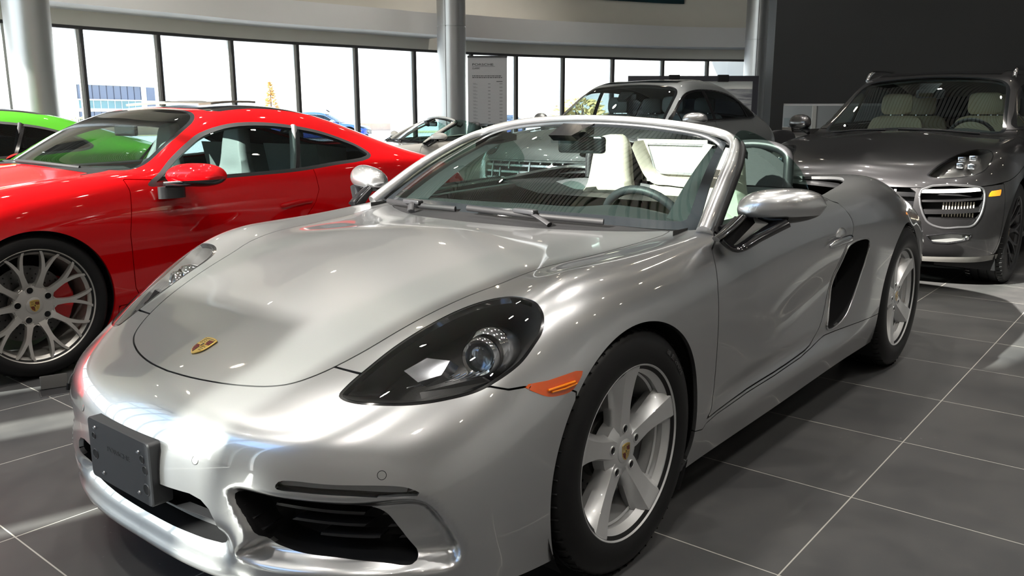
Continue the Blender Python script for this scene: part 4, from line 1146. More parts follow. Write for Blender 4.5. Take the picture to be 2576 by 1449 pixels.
    for sd in (1, -1):
        lt = ring_loft([[(-1.07, .50*sd, 1.165), (-1.17, .50*sd, 1.150), (-1.17, .50*sd, 1.125), (-1.07, .50*sd, 1.13)], [(-1.06, .60*sd, 1.148), (-1.16, .60*sd, 1.135), (-1.16, .60*sd, 1.105), (-1.06, .60*sd, 1.115)], [(-1.05, .645*sd, 1.115), (-1.11, .645*sd, 1.10), (-1.11, .645*sd, 1.075), (-1.05, .645*sd, 1.09)]])
        obj('roof_latch_cover', lt.moved((-.045, 0, -.022)), MATTEB, root, 35)
    # inside mirror and sensor housing
    rm = obj('rear_view_mirror', xf(boxm((-.012, -.105, -.033), (.014, .105, .033), .012), rotm('z', .12), (-.985, .02, 1.098)), GLOSSB, root, 40)
    obj('sensor_housing', ring_loft([[(-.86, -.055, 1.137), (-.86, .055, 1.137), (-.90, .06, 1.115), (-.90, -.06, 1.115)], [(-.99, -.075, 1.182), (-.99, .075, 1.182), (-1.01, .06, 1.14), (-1.01, -.06, 1.14)]]), GLOSSB, rm, 40)
    # wipers
    for p0, p1, arm in (((-.475, .46, .872), (-.41, -.08, .886), ((-.395, .30, .858), (-.43, .20, .882))), ((-.455, -.18, .872), (-.53, -.63, .868), ((-.40, -.36, .856), (-.49, -.45, .874)))):
        p0, p1 = np.array(p0), np.array(p1); mid = (p0 + p1)/2 + np.array([.035, 0, .002])
        bl = cr([p0, mid, p1], 10, False)
        wo = obj('wiper', sweep(bl, .0065, 8, squash=(1, 1.6)), MATTEB, root, 60)
        am = cr([np.array(arm[0]), (np.array(arm[0]) + mid)/2 + np.array([.005, 0, .012]), mid + np.array([0, 0, .012])], 6, False)
        obj('wiper_arm', sweep(am, np.linspace(.014, .009, len(am)), 8, squash=(1, .6)), SATINB, wo, 60)
        obj('wiper_joint', xf(boxm((-.014, -.05, -.008), (.014, .05, .008), .005), rotm('z', -.12), mid + np.array([.002, 0, .013])), SATINB, wo, 40)
    # door mirrors
    for sd in (1, -1):
        th = np.linspace(0, 2*np.pi, 33)[:-1]; rings = []
        for t in np.linspace(-1, 1, 15):
            yy = .952 + .128*t
            e = (1 - abs(t)**2.6)**.5 if abs(t) < 1 else 0
            e = max(e, .02); zc = .932 + .010*t; zt, zb = .060*e, .050*e
            xc = -.705 - .035*t - .018*t*t; xr = .072*e
            rings.append([(xc + xr*math.cos(q), yy*sd, zc + (zt if math.sin(q) > 0 else zb)*math.sin(q)) for q in (th if sd < 0 else -th)])
        mm = ring_loft(rings, True, 2)
        cap, low = carve(mm, lambda P: .908 + .05*(abs(P[:, 1]) - .95) - P[:, 2])
        mo = obj('door_mirror', cap, body, root, 50)
        obj('mirror_lower', low, GLOSSB, mo, 50)
        rim = keep(mm.offset(.0012), lambda P: abs(P[:, 2] - (.9045 + .05*(abs(P[:, 1]) - .95))) - .0045)
        obj('mirror_trim', rim, mat('mirror_trim_grey', (.22, .225, .24), .35, .6, .3, noise=.05), mo, 50)
        arm = [[(-.575, .835, .876), (-.50, .838, .838), (-.575, .862, .800), (-.66, .858, .838)]]
        a0 = np.array([(-.60, .850, .868), (-.525, .852, .838), (-.572, .872, .805), (-.64, .868, .835)])
        leg1 = cr([(-.525, .846, .845), (-.575, .875, .812), (-.63, .925, .850), (-.68, .985, .895)], 6, False)*np.array([1, sd, 1])
        obj('mirror_arm', sweep(leg1, np.interp(np.linspace(0, 1, len(leg1)), [0, .4, 1], [.010, .014, .022]), 10, squash=(1.7, .8), up=(0, .2, 1)), GLOSSB, mo, 50)
        leg2 = cr([(-.515, .838, .845), (-.56, .855, .868), (-.63, .868, .905)], 6, False)*np.array([1, sd, 1])
        obj('mirror_arm', sweep(leg2, .011, 10, squash=(1.5, .8)), GLOSSB, mo, 50)
        web = np.array([(-.525, .842, .845), (-.58, .866, .822), (-.665, .895, .885), (-.63, .862, .905)])*np.array([1, sd, 1])
        obj('mirror_arm', slab(fan(web), (0, -.02*sd, 0)), MATTEB, mo, 30)
        gl = keep(keep(mm, lambda P: P[:, 0] + .745), lambda P: .90 - P[:, 2])
    # raised side windows
    for sd in (1, -1):
        wp = np.array([(-.655, .868), (-.80, .985), (-.96, 1.085), (-1.04, 1.135), (-1.12, 1.158), (-1.22, 1.150), (-1.36, 1.105), (-1.50, 1.030), (-1.535, .99), (-1.525, .93), (-1.49, .885)])
        q = cr(wp, 5); gx = np.linspace(-1.55, -.64, 46); gz = np.linspace(.86, 1.17, 18)
        X, Z = np.meshgrid(gx, gz, indexing='ij')
        Y = .790 - (Z - .87)*.44 - .9*(Z - .87)**2*.5 - .02*((X + 1.1)/.45)**2
        g_ = M(np.stack([X, Y*sd, Z], 2).reshape(-1, 3), gridT(46, 18, sd > 0))
        g_ = keep(g_, lambda P: sdf2(np.stack([P[:, 0], P[:, 2]], 1), q))
        obj('side_window', join(g_, skirt(g_, depth=.004), g_.offset(-.004).flip()), SIDEGL, root, 30)
        bl = np.array([(-.62, .800, .864), (-.9, .803, .884), (-1.2, .810, .897), (-1.47, .812, .905)])*np.array([1, sd, 1])
        obj('belt_seal', sweep(cr(bl, 6, False), .008, 8, squash=(1, 1)), MATTEB, root, 60)
    # cockpit
    tub = np.array([(-.50, .70), (-1.95, .70), (-1.99, .55), (-1.99, -.55), (-1.95, -.70), (-.50, -.70)])
    obj('cabin_tub', join(prism(tub, .20, .24), M(np.array([(x, y, z) for x, y in tub for z in (.22, .86)]), gridT(6, 2))), CARPET, root, 30)
    ds = []
    for y in np.linspace(-.70, .70, 29):
        hump = .028*math.exp(-((y - .36)/.16)**2) + .008*math.exp(-(y/.22)**2)
        ds.append([(-.52 - .05*(y/.7)**2, y, .845), (-.62, y, .862 + hump*.5), (-.74, y, .870 + hump), (-.82, y, .858 + hump), (-.86, y, .81), (-.84, y, .70), (-.72, y, .58), (-.55, y, .60)])
    obj('dashboard', ring_loft(ds), TRIMG, root, 60)
    swR = frame_from((-.90, 0, .43), (0, 0, 1)); c = np.array([-.93, .355, .785]); th = np.linspace(0, 2*np.pi, 49)
    rimp = np.stack([.178*np.cos(th), .178*np.sin(th), 0*th], 1) @ swR.T + c
    sw = obj('steering_wheel', sweep(rimp, .0165, 12, False, up=(-.9, 0, .43)), BLACKLEA, root, 60)
    obj('wheel_hub', xf(lathe([(.0004, .02), (.05, .018), (.066, .004), (.068, -.03)], 28, 'z'), swR, c), BLACKLEA, sw, 40)
    for q in (0, math.pi, -math.pi/2):
        t = np.array([(.05*math.cos(q), .05*math.sin(q), 0), (.17*math.cos(q), .17*math.sin(q), .0)]) @ swR.T + c
        obj('wheel_spoke', sweep(t, .016, 8, squash=(1, .4), up=(-.9, 0, .43)), SATINB, sw, 60)
    obj('centre_console', ring_loft([[(-.80, -.12, .62), (-.80, .12, .62), (-.80, .13, .3), (-.80, -.13, .3)], [(-1.2, -.11, .50), (-1.2, .11, .50), (-1.2, .12, .25), (-1.2, -.12, .25)], [(-1.6, -.10, .48), (-1.6, .10, .48), (-1.6, .11, .25), (-1.6, -.11, .25)]]), TRIMG, root, 30)
    for sd, hx, ys in ((1, -1.46, .375), (-1, -1.70, .315)):
        sport_seat(root, hx, ys*sd, 1.122, seatmat)
        dc = np.array([(-.66, .845), (-1.0, .865), (-1.45, .88), (-1.55, .80), (-1.5, .42), (-.75, .38)])
        obj('door_card', prism(np.stack([dc[:, 1], dc[:, 0]], 1), .745*sd, .700*sd, 'y'), TRIMG if near else BLACKLEA, root, 30)
        obj('door_pull', sweep(cr([(-.95, .695*sd, .72), (-1.1, .66*sd, .735), (-1.28, .66*sd, .74), (-1.40, .695*sd, .73)], 5, False), .014, 8), SATINB, root, 60)
    # rear bulkhead with wind deflector, roll hoops, roof stowage
    bk = []
    for y, zt in ((-.70, .87), (-.60, .89), (-.45, .90), (-.15, .885), (0, .87), (.15, .885), (.45, .90), (.60, .89), (.70, .87)):
        bk.append([(-1.74, y, .30), (-1.76, y, zt - .05), (-1.79, y, zt), (-1.90, y, zt - .02), (-1.93, y, .30)])
    obj('rear_bulkhead', ring_loft(bk, True, 3), BLACKLEA, root, 50)
    for sd in (1, -1):
        th = np.linspace(0, math.pi, 17)
        hp = [(-1.86, sd*(.36 - .17), .90)] + [(-1.86 - .02*math.sin(t), sd*(.36 - .17*math.cos(t)), 1.0 + .085*math.sin(t)**.7) for t in th] + [(-1.86, sd*(.36 + .17), .90)]
        rh = obj('roll_hoop', sweep(hp, .022, 12, up=(1, 0, .1)), SATINB, root, 60)
        net = M(np.array([(-1.86, sd*(.36 + .16*u), .90 + .17*v*(1 - .45*u*u)) for u in np.linspace(-1, 1, 9) for v in (0, 1)]), gridT(9, 2))
        obj('hoop_net', net, mesh_mat('perforated_net', (.02, .02, .022), 260), rh, 30)
    lea2 = seatmat if near else BLACKLEA
    led = ring_loft([[(-1.73, y, z0), (-1.755, y, z0 + .030), (-1.84, y, z0 + .034), (-1.84, y, z0 - .02)] for y, z0 in ((-.20, 1.06), (-.16, .985), (-.12, .925), (-.07, .893), (0, .890), (.12, .890), (.16, .925), (.20, .985), (.24, 1.06))], True, 4)
    bo = obj('bulkhead_ledge', led, lea2, root, 50)
    pn = np.array([(-.125, .955), (-.095, .938), (.14, .938), (.16, .955), (.21, 1.075), (-.165, 1.075)])
    pg = obj('wind_deflector', prism(pn, -1.835, -1.829, 'x'), mat('deflector_panel', (.30, .295, .27), .6, noise=.1, nscale=120) if near else SIDEGL, root, 30)
    obj('deflector_surround', prism(np.array([(-.20, .895), (.20, .895), (.26, 1.10), (-.235, 1.10)]), -1.852, -1.840, 'x'), lea2 if near else SATINB, pg, 30)
    lp = np.array([(-1.826, a, b) for a, b in pn]); obj('deflector_frame', sweep(np.concatenate([lp, lp[:1]]), .006, 8, False, up=(1, 0, 0)), STEEL, pg, 60)
    obj('bulkhead_carpet', ring_loft([[(-1.735, y, .60), (-1.745, y, .885), (-1.80, y, .885), (-1.80, y, .60)] for y in (-.10, 0, .14)]), mat('cream_carpet', (.36, .34, .28), .95, noise=.2, nscale=300) if near else CARPET, root, 30)
    cov = []
    for x, zc in ((-1.90, .90), (-1.96, .905), (-2.02, .915), (-2.05, .93)):
        cov.append([(x, y, zc + .028*(1 - (y/.80)**2)) for y in np.linspace(-.77 + max(0, -1.93 - x)*.9, .77 - max(0, -1.93 - x)*.9, 21)])
    cv = np.array(cov); obj('roof_stowage_cover', M(cv.reshape(-1, 3), gridT(4, 21)), MATTEB, root, 60)
    fl = M(np.array([(x, y*sd, .84 + .05*k) for sd in (1,) for x in (-1.45, -1.75, -1.95) for k, y in ((1, .79), (0, .55), (0, -.55), (1, -.79))]), gridT(3, 4, True))
    obj('cabin_ledge', fl, MATTEB, root, 60)
    # tail lamps
    return root

def wide_text(t, w, h, d=.0007):
    m = text_mesh(t, 1., .5)
    lo, hi = m.V.min(0), m.V.max(0); V = (m.V - (lo + hi)/2) / (hi - lo) * np.array([w, h, d])
    return M(V, m.T)
def rxz_front(P):
    r = sdf2(np.stack([P[:, 0], P[:, 2]], 1), np.asarray(BUMP, float))
    return r
def order_loop(m, e):
    nx = {a: b for a, b in e.tolist()}
    s = next(iter(nx)); out = [s]; c = nx[s]
    while c != s and c in nx and len(out) < 5000: out.append(c); c = nx[c]
    return m.V[out]
def mesh_mat(name, col, scale):
    """perforated cloth: small see-through holes"""
    if name in MATS: return MATS[name]
    m = bpy.data.materials.new(name); m.use_nodes = True; MATS[name] = m; t = m.node_tree
    b = t.nodes['Principled BSDF']; b.inputs['Base Color'].default_value = (*col, 1); b.inputs['Roughness'].default_value = .7
    tc = t.nodes.new('ShaderNodeTexCoord'); v = t.nodes.new('ShaderNodeTexVoronoi'); v.inputs['Scale'].default_value = scale; v.inputs['Randomness'].default_value = 0
    g = t.nodes.new('ShaderNodeMath'); g.operation = 'GREATER_THAN'; g.inputs[1].default_value = .33
    t.links.new(tc.outputs['Object'], v.inputs['Vector']); t.links.new(v.outputs['Distance'], g.inputs[0]); t.links.new(g.outputs[0], b.inputs['Alpha'])
    return m

def sport_seat(root, hx, yc, ztop, lea, w=1., name='seat'):
    """one-piece sport seat: tall back with built-in headrest, bolsters, cushion; hx = x of the headrest front"""
    rings = []
    #        z offset from top, half width, x of the front face, depth, bolster
    prof = [(0, .030, -.050, .04), (-.010, .060, -.022, .075), (-.045, .088, -.006, .095), (-.11, .103, .004, .105), (-.20, .118, .012, .105), (-.27, .140, .022, .11), (-.33, .185, .032, .12), (-.40, .232, .052, .13), (-.50, .250, .085, .15), (-.62, .245, .125, .16), (-.72, .225, .16, .15)]
    for dz, hw, fx, dp in prof:
        z = ztop + dz; k = np.clip((-dz - .26)/.12, 0, 1)
        pts = []
        for t in np.linspace(-1, 1, 13):
            bol = k*.055*np.clip((abs(t) - .5)/.35, 0, 1)**1.5
            rnd = -.035*np.clip((abs(t) - .82)/.18, 0, 1)**2
            pts.append((hx + fx + bol + rnd - (.012*(1 - t*t) if k > 0 else -.006*(1 - t*t)), yc + hw*w*t, z))
        for t in np.linspace(1, -1, 9):
            pts.append((hx + fx - dp*(1 - .35*t*t), yc + hw*w*t*.97, z))
        rings.append(pts)
    o = obj(name, ring_loft(rings[::-1], True, 4), lea, root, 60)
    # centre pad of the back and lumbar cushion
    pad = []
    for dz, hw, fx in ((-.30, .055, .012), (-.325, .098, .030), (-.37, .120, .044), (-.46, .132, .070), (-.58, .130, .118), (-.70, .12, .165)):
        pad.append([(hx + fx + .016*(1 - t*t) , yc + hw*t, ztop + dz) for t in np.linspace(-1, 1, 11)] + [(hx + fx - .05, yc + hw*t, ztop + dz) for t in (1, 0, -1)])
    obj('back_pad', ring_loft(pad[::-1], True, 3), lea, o, 60)
    cu = []
    for x, hw, zt in ((.10, .23, -.70), (.2, .245, -.70), (.42, .25, -.675), (.58, .24, -.665), (.64, .21, -.70)):
        pts = []
        for t in np.linspace(-1, 1, 13):
            pts.append((hx + x, yc + hw*t, ztop + zt + .05*np.clip((abs(t) - .55)/.35, 0, 1)**1.5 - .04*np.clip((abs(t) - .88)/.12, 0, 1)))
        pts += [(hx + x, yc + hw*.95*t, ztop + zt - .14) for t in (1, 0, -1)]
        cu.append(pts)
    obj('seat_cushion', ring_loft(cu, True, 4), lea, o, 60)
    return o
# ---------------------------------------------------------------- rear-engined coupe: control grid of the left half (front axle at the origin)
def _side(x, w=1., h=0.):
    """bottom to shoulder for a station"""
    return [(x, .868*w, .165), (x, .895*w, .28), (x, .905*w, .45), (x, .914*w, .64 + h), (x, .892*w, .815 + h)]
CG = [
 [(.94,0,.14),(.985,0,.21),(1.00,0,.33),(.99,0,.45),(.95,0,.53),(.90,0,.575),(.85,0,.605),(.79,0,.63),(.70,0,.665)],
 [(.93,.2,.14),(.975,.21,.21),(.99,.21,.33),(.98,.2,.45),(.94,.2,.53),(.885,.19,.575),(.82,.17,.61),(.74,.14,.645),(.58,0,.70)],
 [(.89,.42,.14),(.93,.43,.21),(.94,.43,.33),(.93,.42,.46),(.885,.41,.54),(.82,.385,.59),(.74,.34,.63),(.63,.24,.675),(.44,0,.735)],
 [(.80,.63,.15),(.84,.64,.22),(.845,.65,.34),(.83,.64,.48),(.78,.61,.57),(.71,.57,.635),(.61,.48,.665),(.48,.31,.705),(.30,0,.775)],
 [(.67,.77,.15),(.70,.785,.24),(.70,.79,.37),(.68,.78,.52),(.62,.745,.63),(.55,.67,.715),(.45,.54,.715),(.34,.34,.745),(.16,0,.815)],
 [(.52,.84,.155),(.54,.86,.26),(.54,.87,.41),(.52,.865,.57),(.47,.83,.70),(.40,.73,.79),(.32,.57,.775),(.21,.34,.79),(.04,0,.85)],
 [(.34,.86,.16),(.35,.885,.27),(.35,.90,.43),(.34,.905,.59),(.31,.875,.74),(.26,.76,.835),(.20,.58,.825),(.10,.34,.84),(-.06,0,.885)],
 [(.15,.868,.16),(.15,.895,.28),(.15,.91,.45),(.15,.918,.61),(.13,.892,.77),(.10,.775,.868),(.06,.60,.862),(-.02,.35,.878),(-.16,0,.912)],
 [(-.05,.868,.165),(-.05,.897,.28),(-.05,.912,.45),(-.05,.92,.62),(-.06,.897,.785),(-.08,.79,.888),(-.10,.62,.888),(-.15,.36,.906),(-.26,0,.934)],
 _side(-.28,1.004,-.01) + [(-.29,.80,.905),(-.29,.65,.910),(-.31,.37,.928),(-.36,0,.950)],
 _side(-.50) + [(-.50,.815,.918),(-.49,.69,.928),(-.46,.38,.948),(-.43,0,.962)],
 _side(-.66,.997) + [(-.66,.825,.924),(-.64,.70,.962),(-.58,.39,1.005),(-.54,0,1.015)],
 _side(-.85,.994) + [(-.85,.832,.928),(-.84,.685,1.065),(-.80,.38,1.115),(-.77,0,1.125)],
 _side(-1.05,.992) + [(-1.05,.835,.932),(-1.05,.658,1.155),(-1.03,.36,1.205),(-1.01,0,1.215)],
 _side(-1.25,.992) + [(-1.25,.837,.936),(-1.25,.635,1.210),(-1.24,.35,1.255),(-1.23,0,1.268)],
 _side(-1.55,.995,.005) + [(-1.55,.838,.942),(-1.55,.615,1.238),(-1.55,.34,1.283),(-1.55,0,1.298)],
 _side(-1.90,1.0,.015) + [(-1.90,.838,.950),(-1.90,.60,1.222),(-1.90,.33,1.270),(-1.90,0,1.286)],
 _side(-2.22,1.008,.02) + [(-2.22,.836,.958),(-2.22,.585,1.165),(-2.22,.32,1.22),(-2.22,0,1.238)],
 _side(-2.50,1.013,.02) + [(-2.50,.825,.955),(-2.50,.575,1.092),(-2.50,.31,1.15),(-2.50,0,1.17)],
 _side(-2.78,1.006,.01) + [(-2.78,.80,.928),(-2.78,.57,1.005),(-2.78,.31,1.06),(-2.78,0,1.08)],
 [(-3.03,.84,.20),(-3.05,.875,.30),(-3.06,.885,.46),(-3.05,.88,.64),(-3.03,.85,.79),(-3.0,.755,.885),(-2.98,.56,.930),(-2.97,.31,.97),(-2.96,0,.985)],
 [(-3.24,.72,.24),(-3.28,.77,.34),(-3.30,.78,.48),(-3.29,.775,.63),(-3.26,.74,.755),(-3.22,.65,.825),(-3.18,.48,.865),(-3.15,.27,.89),(-3.13,0,.90)],
 [(-3.38,.42,.26),(-3.43,.46,.36),(-3.46,.47,.49),(-3.46,.46,.62),(-3.44,.44,.73),(-3.41,.38,.785),(-3.37,.29,.815),(-3.33,.16,.83),(-3.30,0,.84)],
 [(-3.43,0,.26),(-3.48,0,.36),(-3.51,0,.49),(-3.51,0,.62),(-3.50,0,.72),(-3.48,0,.765),(-3.45,0,.785),(-3.42,0,.80),(-3.38,0,.815)],
]
for _k, _d in ((-1.55, .008), (-1.9, .022), (-2.22, .034), (-2.5, .038), (-2.78, .030)):
    for _row in CG:
        if len(_row) == 9 and abs(_row[0][0] - _k) < .02:
            for _j in (6, 7, 8): _row[_j] = (_row[_j][0], _row[_j][1], _row[_j][2] - _d)
# ---------------------------------------------------------------- coupe builder
C_DLO = [(-.60,.862),(-.70,.925),(-.809,.996),(-.93,1.066),(-1.038,1.119),(-1.239,1.167),(-1.49,1.174),(-1.752,1.146),(-1.92,1.112),(-2.058,1.066),(-2.159,1.02),(-2.212,.965),(-2.17,.937),(-1.856,.907),(-1.559,.884),(-1.25,.876),(-1.046,.872),(-.815,.860)]
C_WS = [(-.42,0,.96),(-.43,.22,.957),(-.47,.44,.945),(-.53,.66,.925),(-.575,.745,.925),(-.63,.755,.945),(-.78,.71,1.03),(-.95,.655,1.11),(-1.08,.60,1.165),(-1.145,.52,1.19),(-1.175,.35,1.225),(-1.19,.17,1.24),(-1.195,0,1.245)]
C_RW = [(-2.12,0,1.25),(-2.12,.30,1.22),(-2.14,.43,1.19),(-2.2,.49,1.15),(-2.5,.47,1.08),(-2.80,.40,1.02),(-2.86,.34,1.02),(-2.9,.2,1.04),(-2.9,0,1.05)]
C_DOOR = [(-.49,.90),(-.50,.845),(-.464,.63),(-.473,.357),(-.50,.29),(-1.35,.30),(-1.45,.40),(-1.55,.58),(-1.66,.69),(-1.70,.77),(-1.69,.87),(-1.68,.93),(-1.2,.90),(-.7,.885)]
def sym_closed(h):
    h = np.asarray(h, float); return np.concatenate([h, h[::-1][1:-1]*MIR])
def car_common(root, m, body, arches, kit_f, kit_r, wy, wheelz):
    for cx, cz, R, yo in arches:
        for sd in (1, -1):
            th = np.linspace(-.62, math.pi + .62, 36)
            a = np.stack([cx + R*np.cos(th), np.full(36, sd*yo), cz + R*np.sin(th)], 1); b = a.copy(); b[:, 1] = sd*(yo - .40)
            w = M(np.stack([a, b], 1).reshape(-1, 3), gridT(36, 2, sd > 0)); back = fan(b if sd > 0 else b[::-1])
            obj('wheel_well', join(w, back), MATTEB, root, 40)
def glass_set(root, m, name, f, material, seal=.018, sealmat=None):
    """cut glass out of the body along field f: returns (body, glass objects) with a black seal round each pane"""
    g, m = carve(m, f)
    out = []
    for q in (halves(g) if name == 'side_window' else [g]):
        ring, pane = carve(q, lambda P: -(f(P) + seal)) 
        out.append((pane, ring))
    return m, out
def steer(root, c, tilt=(-.9, 0, .43), r=.178):
    R = frame_from(tilt, (0, 0, 1)); th = np.linspace(0, 2*np.pi, 33)
    p = np.stack([r*np.cos(th), r*np.sin(th), 0*th], 1) @ R.T + np.asarray(c)
    s = obj('steering_wheel', sweep(p, .0165, 8, False, up=tilt), BLACKLEA, root, 60)
    obj('wheel_hub', xf(lathe([(.0004, .02), (.05, .018), (.068, -.03)], 20, 'z'), R, c), BLACKLEA, s, 40)
    for q in (0, math.pi, -math.pi/2):
        obj('wheel_spoke', sweep(np.array([(.05*math.cos(q), .05*math.sin(q), 0), (.17*math.cos(q), .17*math.sin(q), 0)]) @ R.T + np.asarray(c), .016, 6, squash=(1, .4), up=tilt), SATINB, s, 60)
def dash(root, xf_, hw, z, material, hump=.36):
    ds = []
    for y in np.linspace(-hw, hw, 21):
        h = .028*math.exp(-((y - hump)/.16)**2)
        ds.append([(xf_ + .14, y, z - .02), (xf_ + .02, y, z + h*.5), (xf_ - .10, y, z + .01 + h), (xf_ - .18, y, z + h), (xf_ - .22, y, z - .05), (xf_ - .20, y, z - .16), (xf_ - .08, y, z - .28), (xf_ + .1, y, z - .26)])
    return obj('dashboard', ring_loft(ds), material, root, 60)

def build_coupe(root, body, lea, side_glass, full=True, step=.016):
    m = symsurf(CG, step)
    def arch(cx, cz, R): return lambda P: np.where(abs(P[:, 1]) < .5, .2, np.hypot(P[:, 0]-cx, P[:, 2]-cz) - R)
    m = drop(drop(m, arch(0, .335, .362)), arch(-2.45, .345, .374))
    fd = rxz(C_DLO, 4); dlo, m = carve(m, fd)
    fw_ = field(sym_closed(C_WS), (.55, 0, .83), 4, .4, False); ws, m = carve(m, fw_)
    fr_ = field(sym_closed(C_RW), (-.45, 0, .9), 4, .3, False); rw, m = carve(m, fr_)
    hl, m = carve(m, field([(.56,.62,.70),(.44,.60,.75),(.33,.66,.79),(.30,.73,.775),(.36,.79,.72),(.47,.80,.66),(.56,.74,.64),(.60,.67,.66)], (.6, .5, .6), 5, .3))
    shell = m
    g = .0022
    bump, m = gapsplit(m, lambda P: np.maximum(.36 - P[:, 0] + 0*P[:, 0], P[:, 2] - np.interp(P[:, 0], [.36, .6, .85], [.60, .61, .59])), g)
    hood, m = gapsplit(m, rxy([(.86, -.1), (.86, .12), (.80, .30), (.66, .46), (.45, .53), (.1, .60), (-.3, .645), (-.43, .62), (-.40, .3), (-.385, -.1)], 1), g)
    cowl, m = carve(m, lambda P: np.maximum(np.maximum(abs(P[:, 1]) - .66, P[:, 0] + .375), -.52 - P[:, 0]))
    door, m = gapsplit(m, rxz(C_DOOR, 1), g)
    sill, m = gapsplit(m, rxz([(-.36, 0), (-.38, .275), (-.50, .28), (-1.35, .29), (-1.45, .31), (-2.1, .32), (-2.1, 0)], 1), g)
    roof, m = carve(m, rxy([(-1.20, -.1), (-1.20, .535), (-1.26, .572), (-1.9, .535), (-2.07, .47), (-2.10, -.1)], 1))
    lidf = rxy([(-2.94, -.1), (-2.94, .38), (-3.0, .50), (-3.14, .52), (-3.2, .40), (-3.2, -.1)], 1)
    slot, m = carve(m, lidf)
    fend, rear = carve(m, lambda P: -1.0 - P[:, 0] + np.where(P[:, 2] > .93, 9, 0))
    rail, rear = carve(rear, lambda P: np.maximum(.93 - P[:, 2], -2.0 - P[:, 0]))
    panel('front_bumper', bump, body, root); panel('hood', hood, body, root)
    for q in halves(fend): panel('fender', q, body, root)
    for q in halves(door): panel('door', q, body, root)
    for q in halves(sill): panel('sill', q, body, root)
    panel('rear_body', rear, body, root)
    for q in halves(rail): panel('roof_rail', q, body, root)
    ro = panel('roof_panel', roof.offset(-.002), GLOSSB, root)
    obj('cowl_panel', cowl, MATTEB, root)
    obj('inner_shell', shell.offset(-.02), DARKIN, root)
    # sliding roof raised over the glass, its trailing rail
    sr = keep(roof, rxy([(-1.24, -.1), (-1.235, .40), (-1.29, .455), (-1.62, .43), (-1.66, .39), (-1.67, -.1)], 1)).moved((0, 0, .026))
    obj('sunroof', slab(sr, depth=.012), GLOSSB if body is not RED else mat('sunroof_tan_glare', (.34, .30, .25), .18, .5, 1., noise=.03), ro, 30)  # red car: tan base colour paints sun glare on the roof glass
    sl = roof.moved((0, 0, .004)); w_, f_ = recess(slot, (0, 0, -.05), .92)
    sp = obj('engine_grille', join(w_, f_), MATTEB, root, 40)
    for k in range(5):
        s_ = keep(slot, lambda P: abs(P[:, 0] + (2.975 + k*.038)) - .009)
        if len(s_.T): obj('grille_slat', slab(s_.offset(-.008), (0, 0, -.02)), GLOSSB, sp, 30)
    # glass
    for q, sd in zip(halves(dlo), (1, -1)):
        inn, ring = carve(q, lambda P: fd(P) + .020)
        bp = lambda P: abs(P[:, 0] - (-1.633 - .63*(P[:, 2] - 1.0))) - .014
        post, pane = carve(inn, bp)
        o = obj('side_window', pane.offset(-.004), side_glass, root)
        obj('window_seal', join(ring, skirt(ring, depth=.02)), SATINB, o)
        obj('window_post', post, GLOSSB, o)
        tri = keep(inn, lambda P: -.70 - P[:, 0]*1.0 - 0*P[:, 1]) if False else None
    inn, ring = carve(ws, lambda P: fw_(P) + .022)
    o = obj('windscreen', inn, WSGLASS, root); obj('windscreen_frit', ring, FRIT, o)
    inn, ring = carve(rw, lambda P: fr_(P) + .03)
    o = obj('rear_window', inn, TINTED, root); obj('rear_window_frit', ring, FRIT, o)
    for q, sd in zip(halves(hl), (1, -1)):
        o = obj('headlight', q, CLEARL, root); w, fl = recess(q, (-.07, -.04*sd, -.03), .75); obj('lamp_housing', join(w, fl), LAMPDARK, o, 40)
        obj('projector_lens', ellipsoid((.43, .70*sd, .70), (.04, .04, .04)), CHROME, o, 60)
    # cabin
    tub = np.array([(-.45, .78), (-2.3, .78), (-2.6, .5), (-2.6, -.5), (-2.3, -.78), (-.45, -.78)])
    obj('cabin_tub', join(prism(tub, .22, .26), M(np.array([(x, y, z) for x, y in tub for z in (.24, .86)]), gridT(6, 2))), CARPET, root, 30)
    hd = keep(roof.offset(-.03), lambda P: 0*P[:, 0] - 1); obj('headliner', hd, mat('headliner_dark', (.05, .05, .055), .9, noise=.1), root)
    dash(root, -.66, .74, .885, lea if full else TRIMG); steer(root, (-1.0, .37, .80))
    obj('dash_upper', ring_loft([[(-.50, y, .895), (-.62, y, .915 + .03*math.exp(-((y-.37)/.17)**2)), (-.74, y, .91 + .03*math.exp(-((y-.37)/.17)**2)), (-.74, y, .89), (-.52, y, .88)] for y in np.linspace(-.70, .70, 15)]), TRIMG, root, 60)
    for sd in (1, -1):
        sport_seat(root, -1.47, .37*sd, 1.165, lea)
        obj('rear_seat', ring_loft([[(-2.02 + .1*t, .36*sd - .27, .55 + .48*t), (-2.02 + .1*t, .36*sd + .27, .55 + .48*t), (-2.20 + .02*t, .36*sd + .27, .55 + .45*t), (-2.20 + .02*t, .36*sd - .27, .55 + .45*t)] for t in (0, .5, .9, 1.)], True), lea, root, 50)
        bl = sweep([(-1.72, .70*sd, 1.05), (-1.70, .73*sd, .90), (-1.68, .74*sd, .62)], .022, 8, squash=(.4, 1.2)); obj('belt_strap', bl, GREYLEA, root, 60)
        obj('pillar_trim', sweep([(-1.72, .66*sd, 1.13), (-1.66, .735*sd, 1.0), (-1.60, .80*sd, .84)], .045, 10, squash=(.6, 1.2)), lea, root, 60)
    obj('rear_view_mirror', xf(boxm((-.012, -.10, -.032), (.014, .10, .032), .012), rotm('z', .12), (-1.0, 0, 1.125)), GLOSSB, root, 40)
